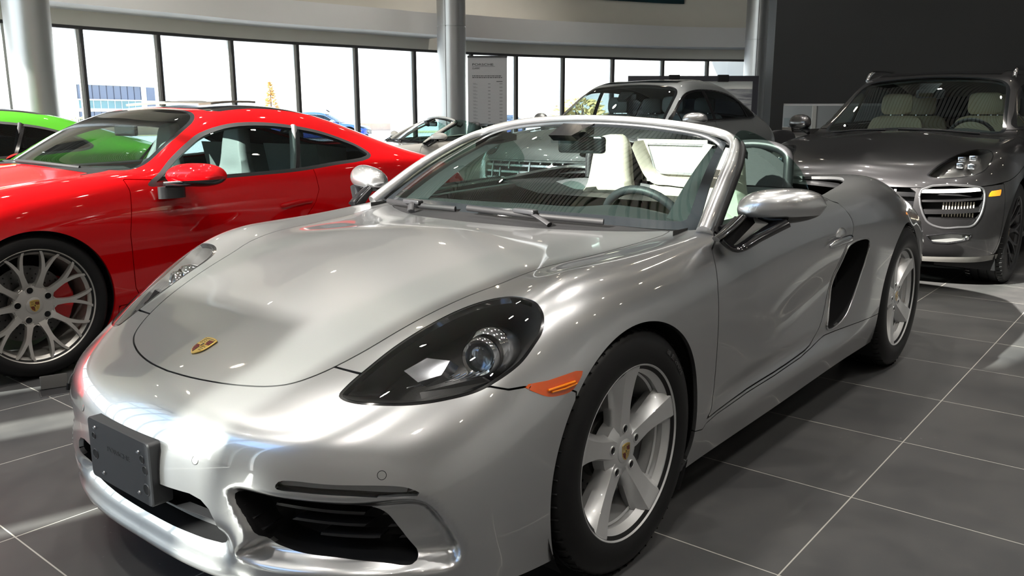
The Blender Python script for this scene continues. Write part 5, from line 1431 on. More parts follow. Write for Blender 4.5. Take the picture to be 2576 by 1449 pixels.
    # door mirrors
    for sd in (1, -1):
        th = np.linspace(0, 2*np.pi, 25)[:-1]; rings = []
        for t in np.linspace(-1, 1, 13):
            e = max((1 - abs(t)**2.8)**.5 if abs(t) < 1 else 0, .02); yy = 1.0 + .125*t
            xc = -.80 - .07*t; rings.append([(xc + .085*e*math.cos(q), yy*sd, .905 + (.066 if math.sin(q) > 0 else .056)*e*math.sin(q)) for q in (th if sd < 0 else -th)])
        mm = ring_loft(rings, True, 2)
        cap, low = carve(mm, lambda P: .884 + .05*(abs(P[:, 1]) - 1.0) - P[:, 2])
        o = obj('door_mirror', cap, body, root, 60); obj('mirror_lower', low, GLOSSB, o, 60)
        ft = ring_loft([[(-.70 + .075*math.cos(q), (.925 + .035*math.sin(q))*sd, z) for q in (th if sd > 0 else -th)] for z in (.795, .80, .845, .855)]); obj('mirror_foot', ft, SATINB, o, 50)
        arm = sweep(cr([(-.66, .925*sd, .862), (-.74, .96*sd, .862), (-.84, 1.04*sd, .872)], 5, False), [.018]*3 + [.020]*8 if False else .019, 10, squash=(2.2, .7)); obj('mirror_arm', arm, GLOSSB, o, 60)
        obj('mirror_strip', sweep(cr([(-.655, .93*sd, .874), (-.72, .985*sd, .880), (-.79, 1.04*sd, .888)], 5, False), .007, 8, squash=(.8, 1)), STEEL, o, 60)
        h = cr([(-1.40, .907, .690), (-1.47, .912, .70), (-1.58, .912, .708), (-1.64, .908, .706)], 5, False)*np.array([1, sd, 1])
        obj('door_handle', sweep(h, [.004] + [.012]*(len(h)-2) + [.004], 10, squash=(.35, 1.3)), body, root, 60)
    for p0, p1 in (((-.47, .46, .945), (-.40, -.10, .968)), ((-.45, -.12, .955), (-.56, -.66, .935))):
        obj('wiper', sweep(cr([p0, (np.array(p0) + p1)/2 + np.array([.03, 0, .006]), p1], 8, False), .0075, 8, squash=(1, 1.4)), MATTEB, root, 60)
    car_common(root, m, body, ((0, .335, .372, .86), (-2.45, .345, .384, .865)), None, None, None, None)
    return root
# ---------------------------------------------------------------- tall five-door car: control grid of the left half
def _sv(x, w=1.):
    return [(x, .912*w, .285), (x, .943*w, .39), (x, .953*w, .58), (x, .957*w, .76), (x, .930*w, .935)]
VG = [
 [(.80,0,.25),(.86,0,.33),(.885,0,.48),(.88,0,.62),(.86,0,.72),(.82,0,.80),(.76,0,.86),(.68,0,.90),(.55,0,.945)],
 [(.79,.22,.25),(.855,.23,.33),(.88,.23,.48),(.875,.23,.62),(.855,.22,.72),(.81,.21,.80),(.74,.19,.86),(.64,.15,.905),(.45,0,.965)],
 [(.76,.46,.25),(.82,.48,.33),(.845,.49,.48),(.84,.48,.62),(.815,.47,.73),(.765,.45,.81),(.68,.40,.875),(.56,.29,.92),(.32,0,.99)],
 [(.68,.66,.25),(.735,.69,.33),(.755,.70,.48),(.75,.70,.63),(.72,.68,.745),(.66,.64,.84),(.56,.56,.905),(.43,.37,.95),(.18,0,1.02)],
 [(.56,.80,.25),(.60,.83,.34),(.615,.84,.50),(.60,.84,.65),(.56,.815,.78),(.49,.75,.89),(.40,.63,.945),(.28,.40,.98),(.05,0,1.045)],
 [(.42,.88,.26),(.44,.905,.36),(.445,.915,.53),(.43,.91,.69),(.385,.88,.83),(.32,.79,.945),(.24,.65,.975),(.13,.41,1.01),(-.07,0,1.065)],
 [(.25,.91,.27),(.26,.935,.38),(.26,.95,.56),(.25,.945,.73),(.21,.905,.88),(.16,.805,.985),(.09,.66,1.0),(0,.41,1.035),(-.18,0,1.08)],
 [(.05,.912,.28),(.05,.943,.39),(.05,.956,.58),(.04,.955,.75),(.02,.915,.905),(-.02,.815,1.01),(-.07,.665,1.02),(-.13,.41,1.05),(-.27,0,1.09)],
 _sv(-.24) + [(-.24,.825,1.03),(-.25,.675,1.038),(-.29,.41,1.062),(-.36,0,1.098)],
 _sv(-.44) + [(-.44,.835,1.045),(-.44,.70,1.055),(-.43,.41,1.078),(-.43,0,1.105)],
 _sv(-.62) + [(-.62,.842,1.055),(-.61,.725,1.105),(-.56,.42,1.155),(-.53,0,1.175)],
 _sv(-.85) + [(-.85,.846,1.065),(-.84,.705,1.245),(-.80,.41,1.315),(-.77,0,1.335)],
 _sv(-1.10) + [(-1.10,.848,1.072),(-1.10,.68,1.40),(-1.06,.39,1.475),(-1.03,0,1.495)],
 _sv(-1.32) + [(-1.32,.848,1.078),(-1.32,.66,1.495),(-1.31,.38,1.56),(-1.30,0,1.578)],
 _sv(-1.65) + [(-1.65,.848,1.085),(-1.65,.645,1.535),(-1.65,.37,1.60),(-1.65,0,1.618)],
 _sv(-2.15) + [(-2.15,.845,1.095),(-2.15,.635,1.525),(-2.15,.36,1.598),(-2.15,0,1.615)],
 _sv(-2.60) + [(-2.60,.838,1.11),(-2.60,.62,1.46),(-2.60,.35,1.545),(-2.60,0,1.562)],
 _sv(-3.00) + [(-3.00,.825,1.125),(-3.00,.60,1.345),(-3.00,.34,1.445),(-3.00,0,1.462)],
 _sv(-3.28, .985) + [(-3.28,.80,1.115),(-3.28,.58,1.22),(-3.28,.33,1.31),(-3.28,0,1.325)],
 [(-3.50,.80,.30),(-3.54,.84,.40),(-3.56,.85,.60),(-3.54,.845,.77),(-3.50,.82,.94),(-3.46,.72,1.06),(-3.45,.52,1.13),(-3.45,.30,1.19),(-3.45,0,1.21)],
 [(-3.64,.56,.32),(-3.70,.58,.42),(-3.73,.59,.60),(-3.71,.59,.77),(-3.66,.57,.92),(-3.62,.50,1.0),(-3.59,.38,1.06),(-3.57,.20,1.10),(-3.56,0,1.115)],
 [(-3.68,.28,.32),(-3.74,.29,.42),(-3.78,.30,.60),(-3.76,.30,.77),(-3.71,.29,.91),(-3.68,.25,.97),(-3.65,.19,1.01),(-3.63,.10,1.04),(-3.61,0,1.06)],
 [(-3.69,0,.32),(-3.75,0,.42),(-3.79,0,.60),(-3.77,0,.77),(-3.72,0,.90),(-3.70,0,.95),(-3.68,0,.98),(-3.66,0,1.0),(-3.64,0,1.02)],
]
# ---------------------------------------------------------------- tall five-door builder
def build_suv(root, body, lea, sc=(1, 1, 1), kind='a', step=.018, dark=False):
    sc = np.array(sc, float); m = symsurf(VG, step); m = M(m.V*sc, m.T)
    X, Y, Z = sc
    def S2(p): return [(a*X, b*Z) for a, b in p]
    def S3(p): return [(a*X, b*Y, c*Z) for a, b, c in p]
    def T2(p): return [(a*X, b*Y) for a, b in p]
    wb = -2.807*X
    def arch(cx, cz, R): return lambda P: np.where(abs(P[:, 1]) < .5, .2, np.hypot(P[:, 0]-cx, P[:, 2]-cz) - R)
    m = drop(drop(m, arch(0, .37, .405)), arch(wb, .37, .41))
    DLO = S2([(-.655,1.12),(-.85,1.25),(-1.02,1.36),(-1.17,1.437),(-1.35,1.475),(-1.65,1.492),(-2.05,1.482),(-2.42,1.435),(-2.72,1.355),(-2.95,1.265),(-3.0,1.215),(-2.93,1.175),(-2.5,1.155),(-1.9,1.14),(-1.3,1.128),(-.85,1.115)])
    fd = rxz(DLO, 4); dlo, m = carve(m, fd)
    WS = sym_closed(S3([(-.425,0,1.105),(-.43,.25,1.095),(-.45,.50,1.075),(-.50,.66,1.075),(-.56,.70,1.095),(-.75,.672,1.21),(-.95,.64,1.335),(-1.12,.605,1.435),(-1.185,.55,1.475),(-1.20,.35,1.515),(-1.205,0,1.535)]))
    fw_ = field(WS, (.75, 0, .66), 4, .5, False); ws, m = carve(m, fw_)
    RW = sym_closed(S3([(-3.02,0,1.45),(-3.02,.40,1.42),(-3.08,.50,1.38),(-3.35,.50,1.22),(-3.42,.44,1.17),(-3.44,0,1.2)])); fr_ = field(RW, (-.5, 0, .85), 3, .3, False); rw, m = carve(m, fr_)
    HLP = S3([(.757,.482,.81),(.727,.49,.834),(.533,.549,.915),(.33,.605,.955),(.22,.665,.972),(.23,.735,.968),(.30,.79,.95),(.413,.804,.897),(.535,.786,.836),(.646,.716,.804),(.731,.606,.79),(.763,.523,.791)]) if kind == 'a' else S3([(.72,.50,.80),(.70,.51,.83),(.60,.545,.875),(.46,.60,.905),(.33,.68,.905),(.30,.76,.885),(.36,.80,.845),(.50,.785,.80),(.62,.715,.775),(.70,.60,.77),(.725,.53,.78)])
    fh = field(HLP, (.7, .5, .5), 5, .3)
    INT = S3([(.820,.470,.716),(.634,.784,.737),(.611,.813,.715),(.634,.824,.599),(.658,.81,.526),(.688,.781,.478),(.75,.707,.467),(.801,.615,.462),(.836,.524,.507)])
    fi = field(INT, (.8, .6, 0), 4, .3)
    MK = S3([(.589,.842,.672),(.566,.846,.708),(.472,.891,.716),(.487,.893,.676)]); fm = field(MK, (.4, .9, 0), 1, .3, True, False)
    FG = S3([(.824,.533,.402),(.682,.781,.42),(.688,.77,.393),(.715,.734,.37),(.8,.573,.356)]); ff = field(FG, (.8, .6, 0), 2, .3)
    CG_ = sym_closed(S3([(.87,0,.735),(.86,.40,.725),(.85,.44,.70),(.855,.43,.50),(.86,.36,.46),(.87,0,.45)])) if kind == 'a' else sym_closed(S3([(.87,0,.735),(.84,.46,.735),(.78,.62,.725),(.775,.63,.70),(.80,.60,.56),(.83,.50,.525),(.87,0,.52)]))
    fcg = field(CG_, (1, 0, 0), 1, .5, False, False)
    cg, m = carve(m, fcg)
    if kind == 'a': it, m = carve(m, fi)
    else: it, m = carve(m, field(S3([(.815,.52,.49),(.70,.74,.50),(.66,.78,.47),(.68,.76,.40),(.75,.67,.37),(.82,.50,.38)]), (.8, .6, 0), 3, .3))
    fg, m = carve(m, ff) if kind == 'a' else (None, m)
    hl, m = carve(m, fh); mk, m = carve(m, fm)
    shell = m
    g = .0025
    hood, m = gapsplit(m, lambda P: np.maximum(np.maximum(P[:, 2]*-1 + .752*Z + 0*P[:, 0], abs(P[:, 1]) - np.interp(P[:, 0], [-.45, 0, .45, .62, .9], [.70, .68, .62, .60, .9])*Y), -.43*X - P[:, 0] - .16*P[:, 1]**2), g) if kind != 'a' else gapsplit(m, lambda P: np.maximum(np.maximum(np.interp(P[:, 0]/X, [-.5, .0, .35, .60, .9], [.92, .85, .772, .741, .722])*Z - P[:, 2], -.43*X - P[:, 0] - .16*P[:, 1]**2), -.44*X - P[:, 0]), g)
    bump, m = gapsplit(m, lambda P: np.maximum(.43*X - P[:, 0], P[:, 2] - np.interp(P[:, 0]/X, [.3, .6, .9], [.765, .742, .722])*Z), g)
    doorf, m = gapsplit(m, rxz(S2([(-.47,1.10),(-.48,.9),(-.45,.6),(-.47,.42),(-.55,.34),(-1.60,.34),(-1.62,.6),(-1.63,1.13),(-.75,1.105)]), 1), g)
    doorr, m = gapsplit(m, rxz(S2([(-1.635,1.13),(-1.625,.6),(-1.605,.34),(-2.2,.35),(-2.36,.5),(-2.5,.72),(-2.72,.9),(-2.78,1.165)]), 1), g)
    sill, m = carve(m, rxz(S2([(-.40,0),(-.42,.335),(-2.3,.335),(-2.4,.4),(-2.4,0)]), 1))
    roof, m = carve(m, lambda P: np.maximum(np.maximum(1.40*Z - P[:, 2], abs(P[:, 1]) - .60*Y), P[:, 0] + 1.15*X + 0*P[:, 0]))
    fend, rear = carve(m, lambda P: -1.0*X - P[:, 0] + np.where(P[:, 2] > 1.10*Z, 9, 0))
    panel('front_bumper', bump, body, root); panel('hood', hood, body, root); panel('rear_body', rear, body, root)
    for q in halves(fend): panel('fender', q, body, root)
    for q in halves(doorf): panel('front_door', q, body, root)
    for q in halves(doorr): panel('rear_door', q, body, root)
    for q in halves(sill): panel('sill', q, SATINB, root)
    ro = panel('roof', roof, body, root)
    gp = keep(roof.offset(.002), rxy(T2([(-1.30, -.1), (-1.30, .50), (-2.5, .50), (-2.5, -.1)]), 1)); obj('roof_glass', gp, GLOSSB, ro)
    obj('inner_shell', shell.offset(-.022), DARKIN, root)
    for q, sd in zip(halves(dlo), (1, -1)):
        inn, ring = carve(q, lambda P: fd(P) + .020)
        posts = []; pane = inn
        for x0, kz, w_ in ((-1.63*X, .12, .045), (-2.66*X, .2, .016), (-.86*X, -.25, .012)):
            ps, pane = carve(pane, lambda P: abs(P[:, 0] - (x0 + kz*(P[:, 2] - 1.25))) - w_); posts.append(ps)
        o = obj('side_window', pane.offset(-.004), TINTED if dark else glass('suv_side_glass', (.45, .52, .56)), root)
        obj('window_seal', ring, GLOSSB, o)
        for ps in posts:
            if len(ps.T): obj('window_post', ps, GLOSSB, o)
        q0 = np.asarray(DLO); q1 = cr(q0, 4); yy = np.interp(q1[:, 1], [1.1*Z, 1.3*Z, 1.5*Z], [.842*Y, .755*Y, .655*Y])
    # thin bright line along the lower edge of the side glass
    if kind != 'a':
        for q, sd in zip(halves(dlo), (1, -1)):
            e = bnd(q); lp = order_loop(q, e); obj('window_trim', sweep(np.concatenate([lp, lp[:1]]) + np.array([0, .004*sd, 0]), .006, 6, False), CHROME, root, 60)
    inn, ring = carve(ws, lambda P: fw_(P) + .028)
    o = obj('windscreen', inn, glass('suv_windscreen', (.62, .72, .72), 0, 2.), root); obj('windscreen_frit', ring, FRIT, o)
    inn, ring = carve(rw, lambda P: fr_(P) + .03); o = obj('rear_window', inn, TINTED, root); obj('rear_window_frit', ring, FRIT, o)
    # lamps
    for q, sd in zip(halves(hl), (1, -1)):
        inn, ring = carve(q, lambda P: fh(P) + .008)
        o = obj('headlight', inn, CLEARL, root); obj('lamp_seal', ring, GLOSSB, o)
        w, fl = recess(inn, (-.10, -.05*sd, -.03), .8); obj('lamp_housing', join(w, fl), mat('lamp_housing_grey', (.17, .165, .155), .3, .7, .2, noise=.1), o, 40)
        c = inn.V.mean(0)
        for dx, dy, dz in ((-.085, .005, .022), (-.075, -.065, .012), (-.055, .005, -.035), (-.045, -.065, -.03)):
            cc = c + np.array([dx, dy*sd + .03*sd, dz])
            b_ = boxm((-.022, -.027, -.020), (.018, .027, .020), .008); obj('lamp_module', b_.moved(cc), CHROME if dz > 0 else REFLEC, o, 40)
            obj('lamp_module_lens', ellipsoid(cc + np.array([.016, .004*sd, 0]), (.014, .020, .015)), glass('module_glass', (.55, .58, .6), 0, 3.), o, 60)
    for q, sd in zip(halves(mk), (1, -1)):
        obj('side_marker', join(q.offset(.004), skirt(q.offset(.004), depth=.02)), AMBERB, root)
    # grilles
    w, fl = recess(cg, (-.10, 0, 0), .97); gr = obj('centre_grille', join(w, fl), MATTEB, root, 40)
    zs = (.50, .56, .62, .68) if kind == 'a' else (.565, .63, .695)
    for zc in zs:
        s = keep(cg, lambda P: abs(P[:, 2] - zc*Z) - (.014 if kind == 'a' else .010))
        if len(s.T): obj('grille_slat', slab(s.moved((-.02, 0, 0)), (-.03, 0, -.01)), GLOSSB if kind == 'a' else STEEL, gr, 30)
    for yc in ((-.3, -.1, .1, .3) if kind == 'a' else (-.50, -.38, -.26, -.13, 0, .13, .26, .38, .50)):
        s = keep(cg, lambda P: abs(P[:, 1] - yc*Y) - .008)
        if len(s.T): obj('grille_post', slab(s.moved((-.012 if kind != 'a' else -.04, 0, 0)), (-.03, 0, 0)), SATINB if kind == 'a' else STEEL, gr, 30)
    for q, sd in zip(halves(it), (1, -1)):
        w, fl = recess(q, (-.09, -.05*sd, 0), .92); gi = obj('side_intake', join(w, fl), MATTEB, root, 40)
        if kind != 'a': continue
        lp = order_loop(q, bnd(q)); obj('intake_frame', sweep(np.concatenate([lp, lp[:1]]), .008, 8, False), mat('intake_frame_grey', (.10, .10, .105), .35, .6, .6, noise=.03), gi, 60)
        for z0, z1, o_, mt in ((.724, .698, -.002, None), (.640, .655, -.012, body), (.560, .592, -.008, body)):
            if mt is None:
                s = keep(q, lambda P: abs(P[:, 2] - (.712*Z + (P[:, 0] - .75)*-.09)) - .012)
                s = keep(s, lambda P: .63*X - P[:, 0])
                obj('light_bar', slab(s.moved((.002, .001*sd, 0)), (-.02, -.012*sd, 0)), mat('light_bar_white', (.78, .78, .76), .2, 0, .8, noise=.05), gi, 40); continue
            hh = .007 if z0 > .6 else .016
            s = keep(q, lambda P: abs(P[:, 2] - ((z0 + z1)/2*Z + (P[:, 0] - .75)*-.10)) - hh)
            obj('intake_bar', slab(s.moved((o_, .6*o_*sd, 0)), (-.05, -.03*sd, 0)), body, gi, 40)
        for k in range(11):
            t = k/10; x_ = (.78 - .11*t)*X; y_ = (.60 + .165*t)*Y*sd
            for z0 in (.535, .612): obj('radiator_fin', boxm((x_ - .052, y_ - .004, (z0 - .024)*Z), (x_ - .040, y_ + .004, (z0 + .022)*Z)), mat('radiator_fin', (.34, .31, .25), .5, .5, noise=.1), gi, 30)
        lip = keep(q, lambda P: P[:, 2] - (.520*Z + .10*np.clip((P[:, 0]/X - .74)/.09, 0, 1)*0)); obj('intake_lip', slab(lip.moved((-.012, -.006*sd, 0)), (-.05, -.03*sd, .012)), body, gi, 40)
    if fg is not None:
        for q, sd in zip(halves(fg), (1, -1)):
            o = obj('fog_lamp', q.offset(-.004), CLEARL, root); w, fl = recess(q, (-.03, -.018*sd, 0), .95); obj('lamp_housing', join(w, fl), mat('fog_housing', (.62, .62, .60), .25, .6, .4, noise=.05), o, 40)
            lp = order_loop(q, bnd(q)); obj('lamp_frame', sweep(np.concatenate([lp, lp[:1]]), .006, 6, False), GLOSSB, o, 60)
            obj('fog_reflector', ellipsoid((.70*X, .757*Y*sd, .394*Z), (.012, .016, .016)), CHROME, o, 60)
    lowl = keep(shell, lambda P: np.maximum(P[:, 2] - .30*Z, .35 - P[:, 0])); obj('lower_lip', lowl.moved((-.05, 0, -.045)), mat('lower_lip_grey', (.22, .215, .20), .5, noise=.08), root)
    # crest on the hood front
    c = np.array([.765, 0, .862])*sc if kind == 'a' else np.array([.765, 0, .866])*sc
    hitp = hit(m if len(m.T) else hood, np.array([2., 0, c[2]]), np.array([-1., 0, 0])); hitp = hit(hood, np.array([2., 0, c[2]]), np.array([-1., 0, 0])) if hitp is None else hitp
    if hitp is not None: crest(root, hitp + np.array([.004, 0, .003]), frame_from((.72, 0, .69), (0, 0, 1)), .056, .072, .004)
    # roof rails
    if kind == 'a':
        for sd in (1, -1):
            p = cr([(-1.28, .60*sd, 1.530), (-1.34, .597*sd, 1.585), (-1.45, .592*sd, 1.612), (-2.0, .575*sd, 1.625), (-2.6, .555*sd, 1.575), (-2.8, .548*sd, 1.50)], 6, False)*sc
            obj('roof_rail', sweep(p, .017, 10, squash=(1, 1.3)), CHROME, root, 60)
    # mirrors
    for sd in (1, -1):
        th = np.linspace(0, 2*np.pi, 25)[:-1]; rings = []
        for t in np.linspace(-1, 1, 13):
            e = max((1 - abs(t)**2.6)**.5 if abs(t) < 1 else 0, .02); yy = 1.005 + .12*t
            rings.append([((-.74 - .05*t + .085*e*math.cos(q))*X, yy*Y*sd, (1.145 + (.080 if math.sin(q) > 0 else .055)*e*math.sin(q))*Z) for q in (th if sd < 0 else -th)])
        mm = ring_loft(rings, True, 2); cap, low = carve(mm, lambda P: 1.125*Z - P[:, 2])
        mb = body if kind == 'a' else SILVER
        o = obj('door_mirror', cap, mb, root, 60); obj('mirror_lower', low, GLOSSB if kind == 'a' else SILVER, o, 60)
        obj('mirror_arm', sweep(np.array([(-.66, .87*sd, 1.06), (-.70, .93*sd, 1.085), (-.73, .97*sd, 1.10)])*sc, .026, 10, squash=(1.6, .8)), GLOSSB, o, 60)
        if kind != 'a': obj('mirror_strip', sweep(np.array([(-.655, .98*sd, 1.128), (-.70, 1.04*sd, 1.128), (-.75, 1.10*sd, 1.128)])*sc, .006, 6), GLOSSB, o, 60)
        for xh in (-1.40, -2.35):
            h = np.array([(xh, .957*sd, .965), (xh - .08, .975*sd, .972), (xh - .18, .965*sd, .972)])*sc; obj('door_handle', sweep(cr(h, 5, False), .012, 8, squash=(.7, 1.1)), body, root, 60)
    for p0, p1 in (((-.44, .55, 1.075), (-.41, -.05, 1.105)), ((-.41, -.15, 1.10), (-.47, -.62, 1.07))):
        p0, p1 = np.array(p0)*sc, np.array(p1)*sc
        obj('wiper', sweep(cr([p0, (p0 + p1)/2 + np.array([.03, 0, .008]), p1], 8, False), .008, 8), MATTEB, root, 60)
    # cabin
    tub = np.array(T2([(-.45, .80), (-3.0, .80), (-3.0, -.80), (-.45, -.80)]))
    obj('cabin_tub', join(prism(tub, .42*Z, .46*Z), M(np.array([(x, y, z) for x, y in tub for z in (.44*Z, 1.10*Z)]), gridT(4, 2))), CARPET, root, 30)
    obj('headliner', keep(roof.offset(-.04), lambda P: 0*P[:, 0] - 1), mat('headliner_pale', (.45, .45, .42), .9, noise=.05), root)
    dash(root, -.66*X, .78*Y, 1.075*Z, TRIMG); steer(root, (-1.0*X, .38*Y, 1.02*Z))
    for sd in (1, -1):
        for xs in (-1.42, -2.28):
            x_, y_ = xs*X, .37*Y*sd
            bk = [[(x_ + a + .012*math.cos(3*t), y_ + hw*t, z) for t in np.linspace(-1, 1, 9)] + [(x_ + a - .12, y_ + hw*t*.96, z) for t in np.linspace(1, -1, 7)] for z, hw, a in ((.62*Z, .25, .10), (.80*Z, .26, .06), (1.0*Z, .255, .02), (1.13*Z, .235, -.02), (1.19*Z, .20, -.03), (1.215*Z, .13, -.045))]
            st = obj('seat', ring_loft(bk, True, 3), lea, root, 60)
            hr = [[(x_ - .05 + dx + .03*(1 - t*t) , y_ + hw*t, z) for t in np.linspace(-1, 1, 9)] + [(x_ - .13 + dx, y_ + hw*t*.9, z) for t in np.linspace(1, -1, 5)] for z, hw, dx in ((1.225*Z, .105, 0), (1.25*Z, .13, .012), (1.33*Z, .135, .015), (1.40*Z, .12, .005), (1.415*Z, .08, -.01))]
            obj('headrest', ring_loft(hr, True, 3), lea, st, 60)
            obj('seat_cushion', boxm((x_ + .02, y_ - .25, .58*Z), (x_ + .56, y_ + .25, .74*Z), .06), lea, st, 40)
            for q in (-.05, .05): obj('headrest_post', sweep([(x_ - .07, y_ + q, 1.18*Z), (x_ - .07, y_ + q, 1.26*Z)], .007, 6), CHROME, st, 60)
    rm = obj('rear_view_mirror', xf(boxm((-.012, -.115, -.036), (.014, .115, .036), .014), rotm('z', .14), np.array((-1.02, .02, 1.40))*sc), GLOSSB if dark else SATINB, root, 40)
    obj('mirror_glass', xf(boxm((-.0135, -.105, -.028), (-.0125, .105, .028)), rotm('z', .14), np.array((-1.02, .02, 1.40))*sc), REFLEC, rm, 40)
    obj('sensor_housing', ring_loft([[(-.93, -.06, 1.40), (-.93, .06, 1.40), (-.97, .06, 1.37), (-.97, -.06, 1.37)], [(-1.08, -.09, 1.485), (-1.08, .09, 1.485), (-1.10, .08, 1.45), (-1.10, -.08, 1.45)]]).moved((-.02, 0, .005)), GLOSSB, rm, 40)
    car_common(root, m, body, ((0, .37, .415, .89*Y), (wb, .37, .42, .89*Y)), None, None, None, None)
    return root, wb
# ---------------------------------------------------------------- cars on the floor
KIT5F = wheel_kit('five', .334, .243, .235, WSILVER, CALB)
KIT5R = wheel_kit('five', .346, .243, .262, WSILVER, CALB)
roadster = thing('roadster_car', 'silver open-top two-seat sports car with cream seats in front of everything', 'car')
build_roadster(roadster, SILVER)
wf_ = put_wheel(KIT5F, roadster, (0, .7575, .334)); obj('sidewall_lettering', sidewall_text('235/45 ZR 18', .292, .1255, math.pi - .95 + .35, .013, .036), mat('raised_rubber', (.05, .05, .052), .5, noise=.1), wf_, 20); put_wheel(KIT5F, roadster, (0, -.7575, .334), False)
put_wheel(KIT5R, roadster, (-2.475, .766, .346), spin=.35); put_wheel(KIT5R, roadster, (-2.475, -.766, .346), False)

KITYF = wheel_kit('y', .342, .272, .245, WGREY, CALR, .180)
KITYR = wheel_kit('y', .352, .280, .295, WGREY, CALR, .180)
coupe = thing('coupe_car', 'red fixed-roof sports coupe with grey Y-spoke wheels and red brakes', 'car', (.31, -3.05, 0), math.radians(2.7))
build_coupe(coupe, RED, GREYLEA, glass('coupe_side_glass', (.48, .57, .56)))
def coupe_wheels(c):
    put_wheel(KITYF, c, (0, .772, .342)); put_wheel(KITYF, c, (0, -.772, .342), False); put_wheel(KITYR, c, (-2.45, .768, .352)); put_wheel(KITYR, c, (-2.45, -.768, .352), False)
coupe_wheels(coupe)
gcoupe = thing('coupe_car', 'bright green sports coupe with dark tinted windows beyond the red one', 'car', (.68, -6.2, 0), 0.)
build_coupe(gcoupe, GREEN, BLACKLEA, TINTED, False, .03)
coupe_wheels(gcoupe)

KITV = wheel_kit('y', .372, .272, .265, WDARK, CALB, .175)
suv = thing('suv_car', 'black tall five-door car with beige seats and roof rails facing the camera', 'car', (-5.25, .02, 0), math.radians(-.5))
_, wb_ = build_suv(suv, BLACKP, BEIGELEA)
for x in (0, wb_):
    put_wheel(KITV, suv, (x, .80, .372)); put_wheel(KITV, suv, (x, -.80, .372), False)
gsuv = thing('suv_car', 'grey sloping-roof five-door car behind the silver roadster, chrome window line', 'car', (-5.9, -3.42, 0), math.radians(2))
_, wb_ = build_suv(gsuv, GREYP, GREYLEA, (1.045, 1.03, 1.02), 'b', .022, False)
for x in (0, wb_):
    put_wheel(KITV, gsuv, (x, .825, .372)); put_wheel(KITV, gsuv, (x, -.825, .372), False)
croad = thing('roadster_car', 'chalk-white open-top sports car with black seats beside the far column', 'car', (-6.15, -7.17, 0), math.radians(-25))
build_roadster(croad, CREAM, .026, False, BLACKLEA, True)
put_wheel(KIT5F, croad, (0, .7575, .334)); put_wheel(KIT5F, croad, (0, -.7575, .334), False); put_wheel(KIT5R, croad, (-2.475, .766, .346)); put_wheel(KIT5R, croad, (-2.475, -.766, .346), False)
# ---------------------------------------------------------------- banner, frame stand, floor socket
VR = np.array([-.6315, .7754, 0]); VN = np.array([.7754, .6315, 0])     # along / towards the room
def face_frame(): return np.stack([VR, np.array([0, 0, 1.]), VN], 1)
bn = thing('rollup_banner', 'tall grey roll-up banner with dark lettering beside the middle column', 'banner', (-9.0, -7.395, 0))
FF = face_frame()
BG = mat('banner_grey', (.30, .295, .30), .6, noise=.04, nscale=2)
INK = mat('banner_ink', (.02, .02, .022), .6, noise=.05); INKG = mat('banner_ink_grey', (.19, .187, .19), .6, noise=.1, nscale=30)
obj('banner_sheet', xf(boxm((-.325, .10, -.004), (.325, 2.165, .004)), FF), BG, bn, 30)
obj('top_rail', xf(boxm((-.33, 2.155, -.010), (.33, 2.185, .010)), FF), SATINB, bn, 30)
obj('banner_base', xf(boxm((-.35, 0, -.09), (.35, .10, .09), .02), FF), STEEL, bn, 30)
obj('support_pole', xf(boxm((-.012, .08, -.05), (.012, 2.16, -.035)), FF), STEEL, bn, 30)
t1 = wide_text('PORSCHE', .345, .034, .002); obj('lettering', xf(t1, FF, (FF @ np.array([-.075, 2.045, .006]))), INK, bn, 20)
t2 = wide_text('CLASSIC', .125, .026, .002); obj('lettering', xf(t2, FF, (FF @ np.array([-.185, 1.985, .006]))), INK, bn, 20)
obj('rule_line', xf(boxm((-.25, 2.013, .004), (.13, 2.0165, .0055)), FF), INK, bn, 30)
rows = []
for k, (x0, x1, y_, h_) in enumerate([(-.25, .235, 1.862, .012), (-.25, .245, 1.836, .012)]):
    x = x0; q = 0
    while x < x1:
        w_ = .018 + .03*((q*7 + k*3) % 5)/5; rows.append(boxm((x, y_ - h_/2, .004), (min(x + w_, x1), y_ + h_/2, .0052))); x += w_ + .007; q += 1
obj('text_line', xf(join(*rows), FF), INK, bn, 30)
obj('text_line', xf(boxm((.15, 1.768, .004), (.25, 1.778, .0052)), FF), INK, bn, 30)
rows = []
for k in range(26):
    y_ = 1.735 - k*.056
    rows += [boxm((-.24, y_ + .004, .004), (-.19, y_ + .012, .005)), boxm((-.235, y_ - .012, .004), (-.165, y_ - .003, .005)), boxm((.01, y_ - .009, .004), (.05, y_ + .008, .005)), boxm((.20, y_ - .009, .004), (.25, y_ + .009, .005)), boxm((-.25, y_ - .028, .004), (.25, y_ - .0275, .0046))]
obj('table_print', xf(join(*rows), FF), INKG, bn, 30)

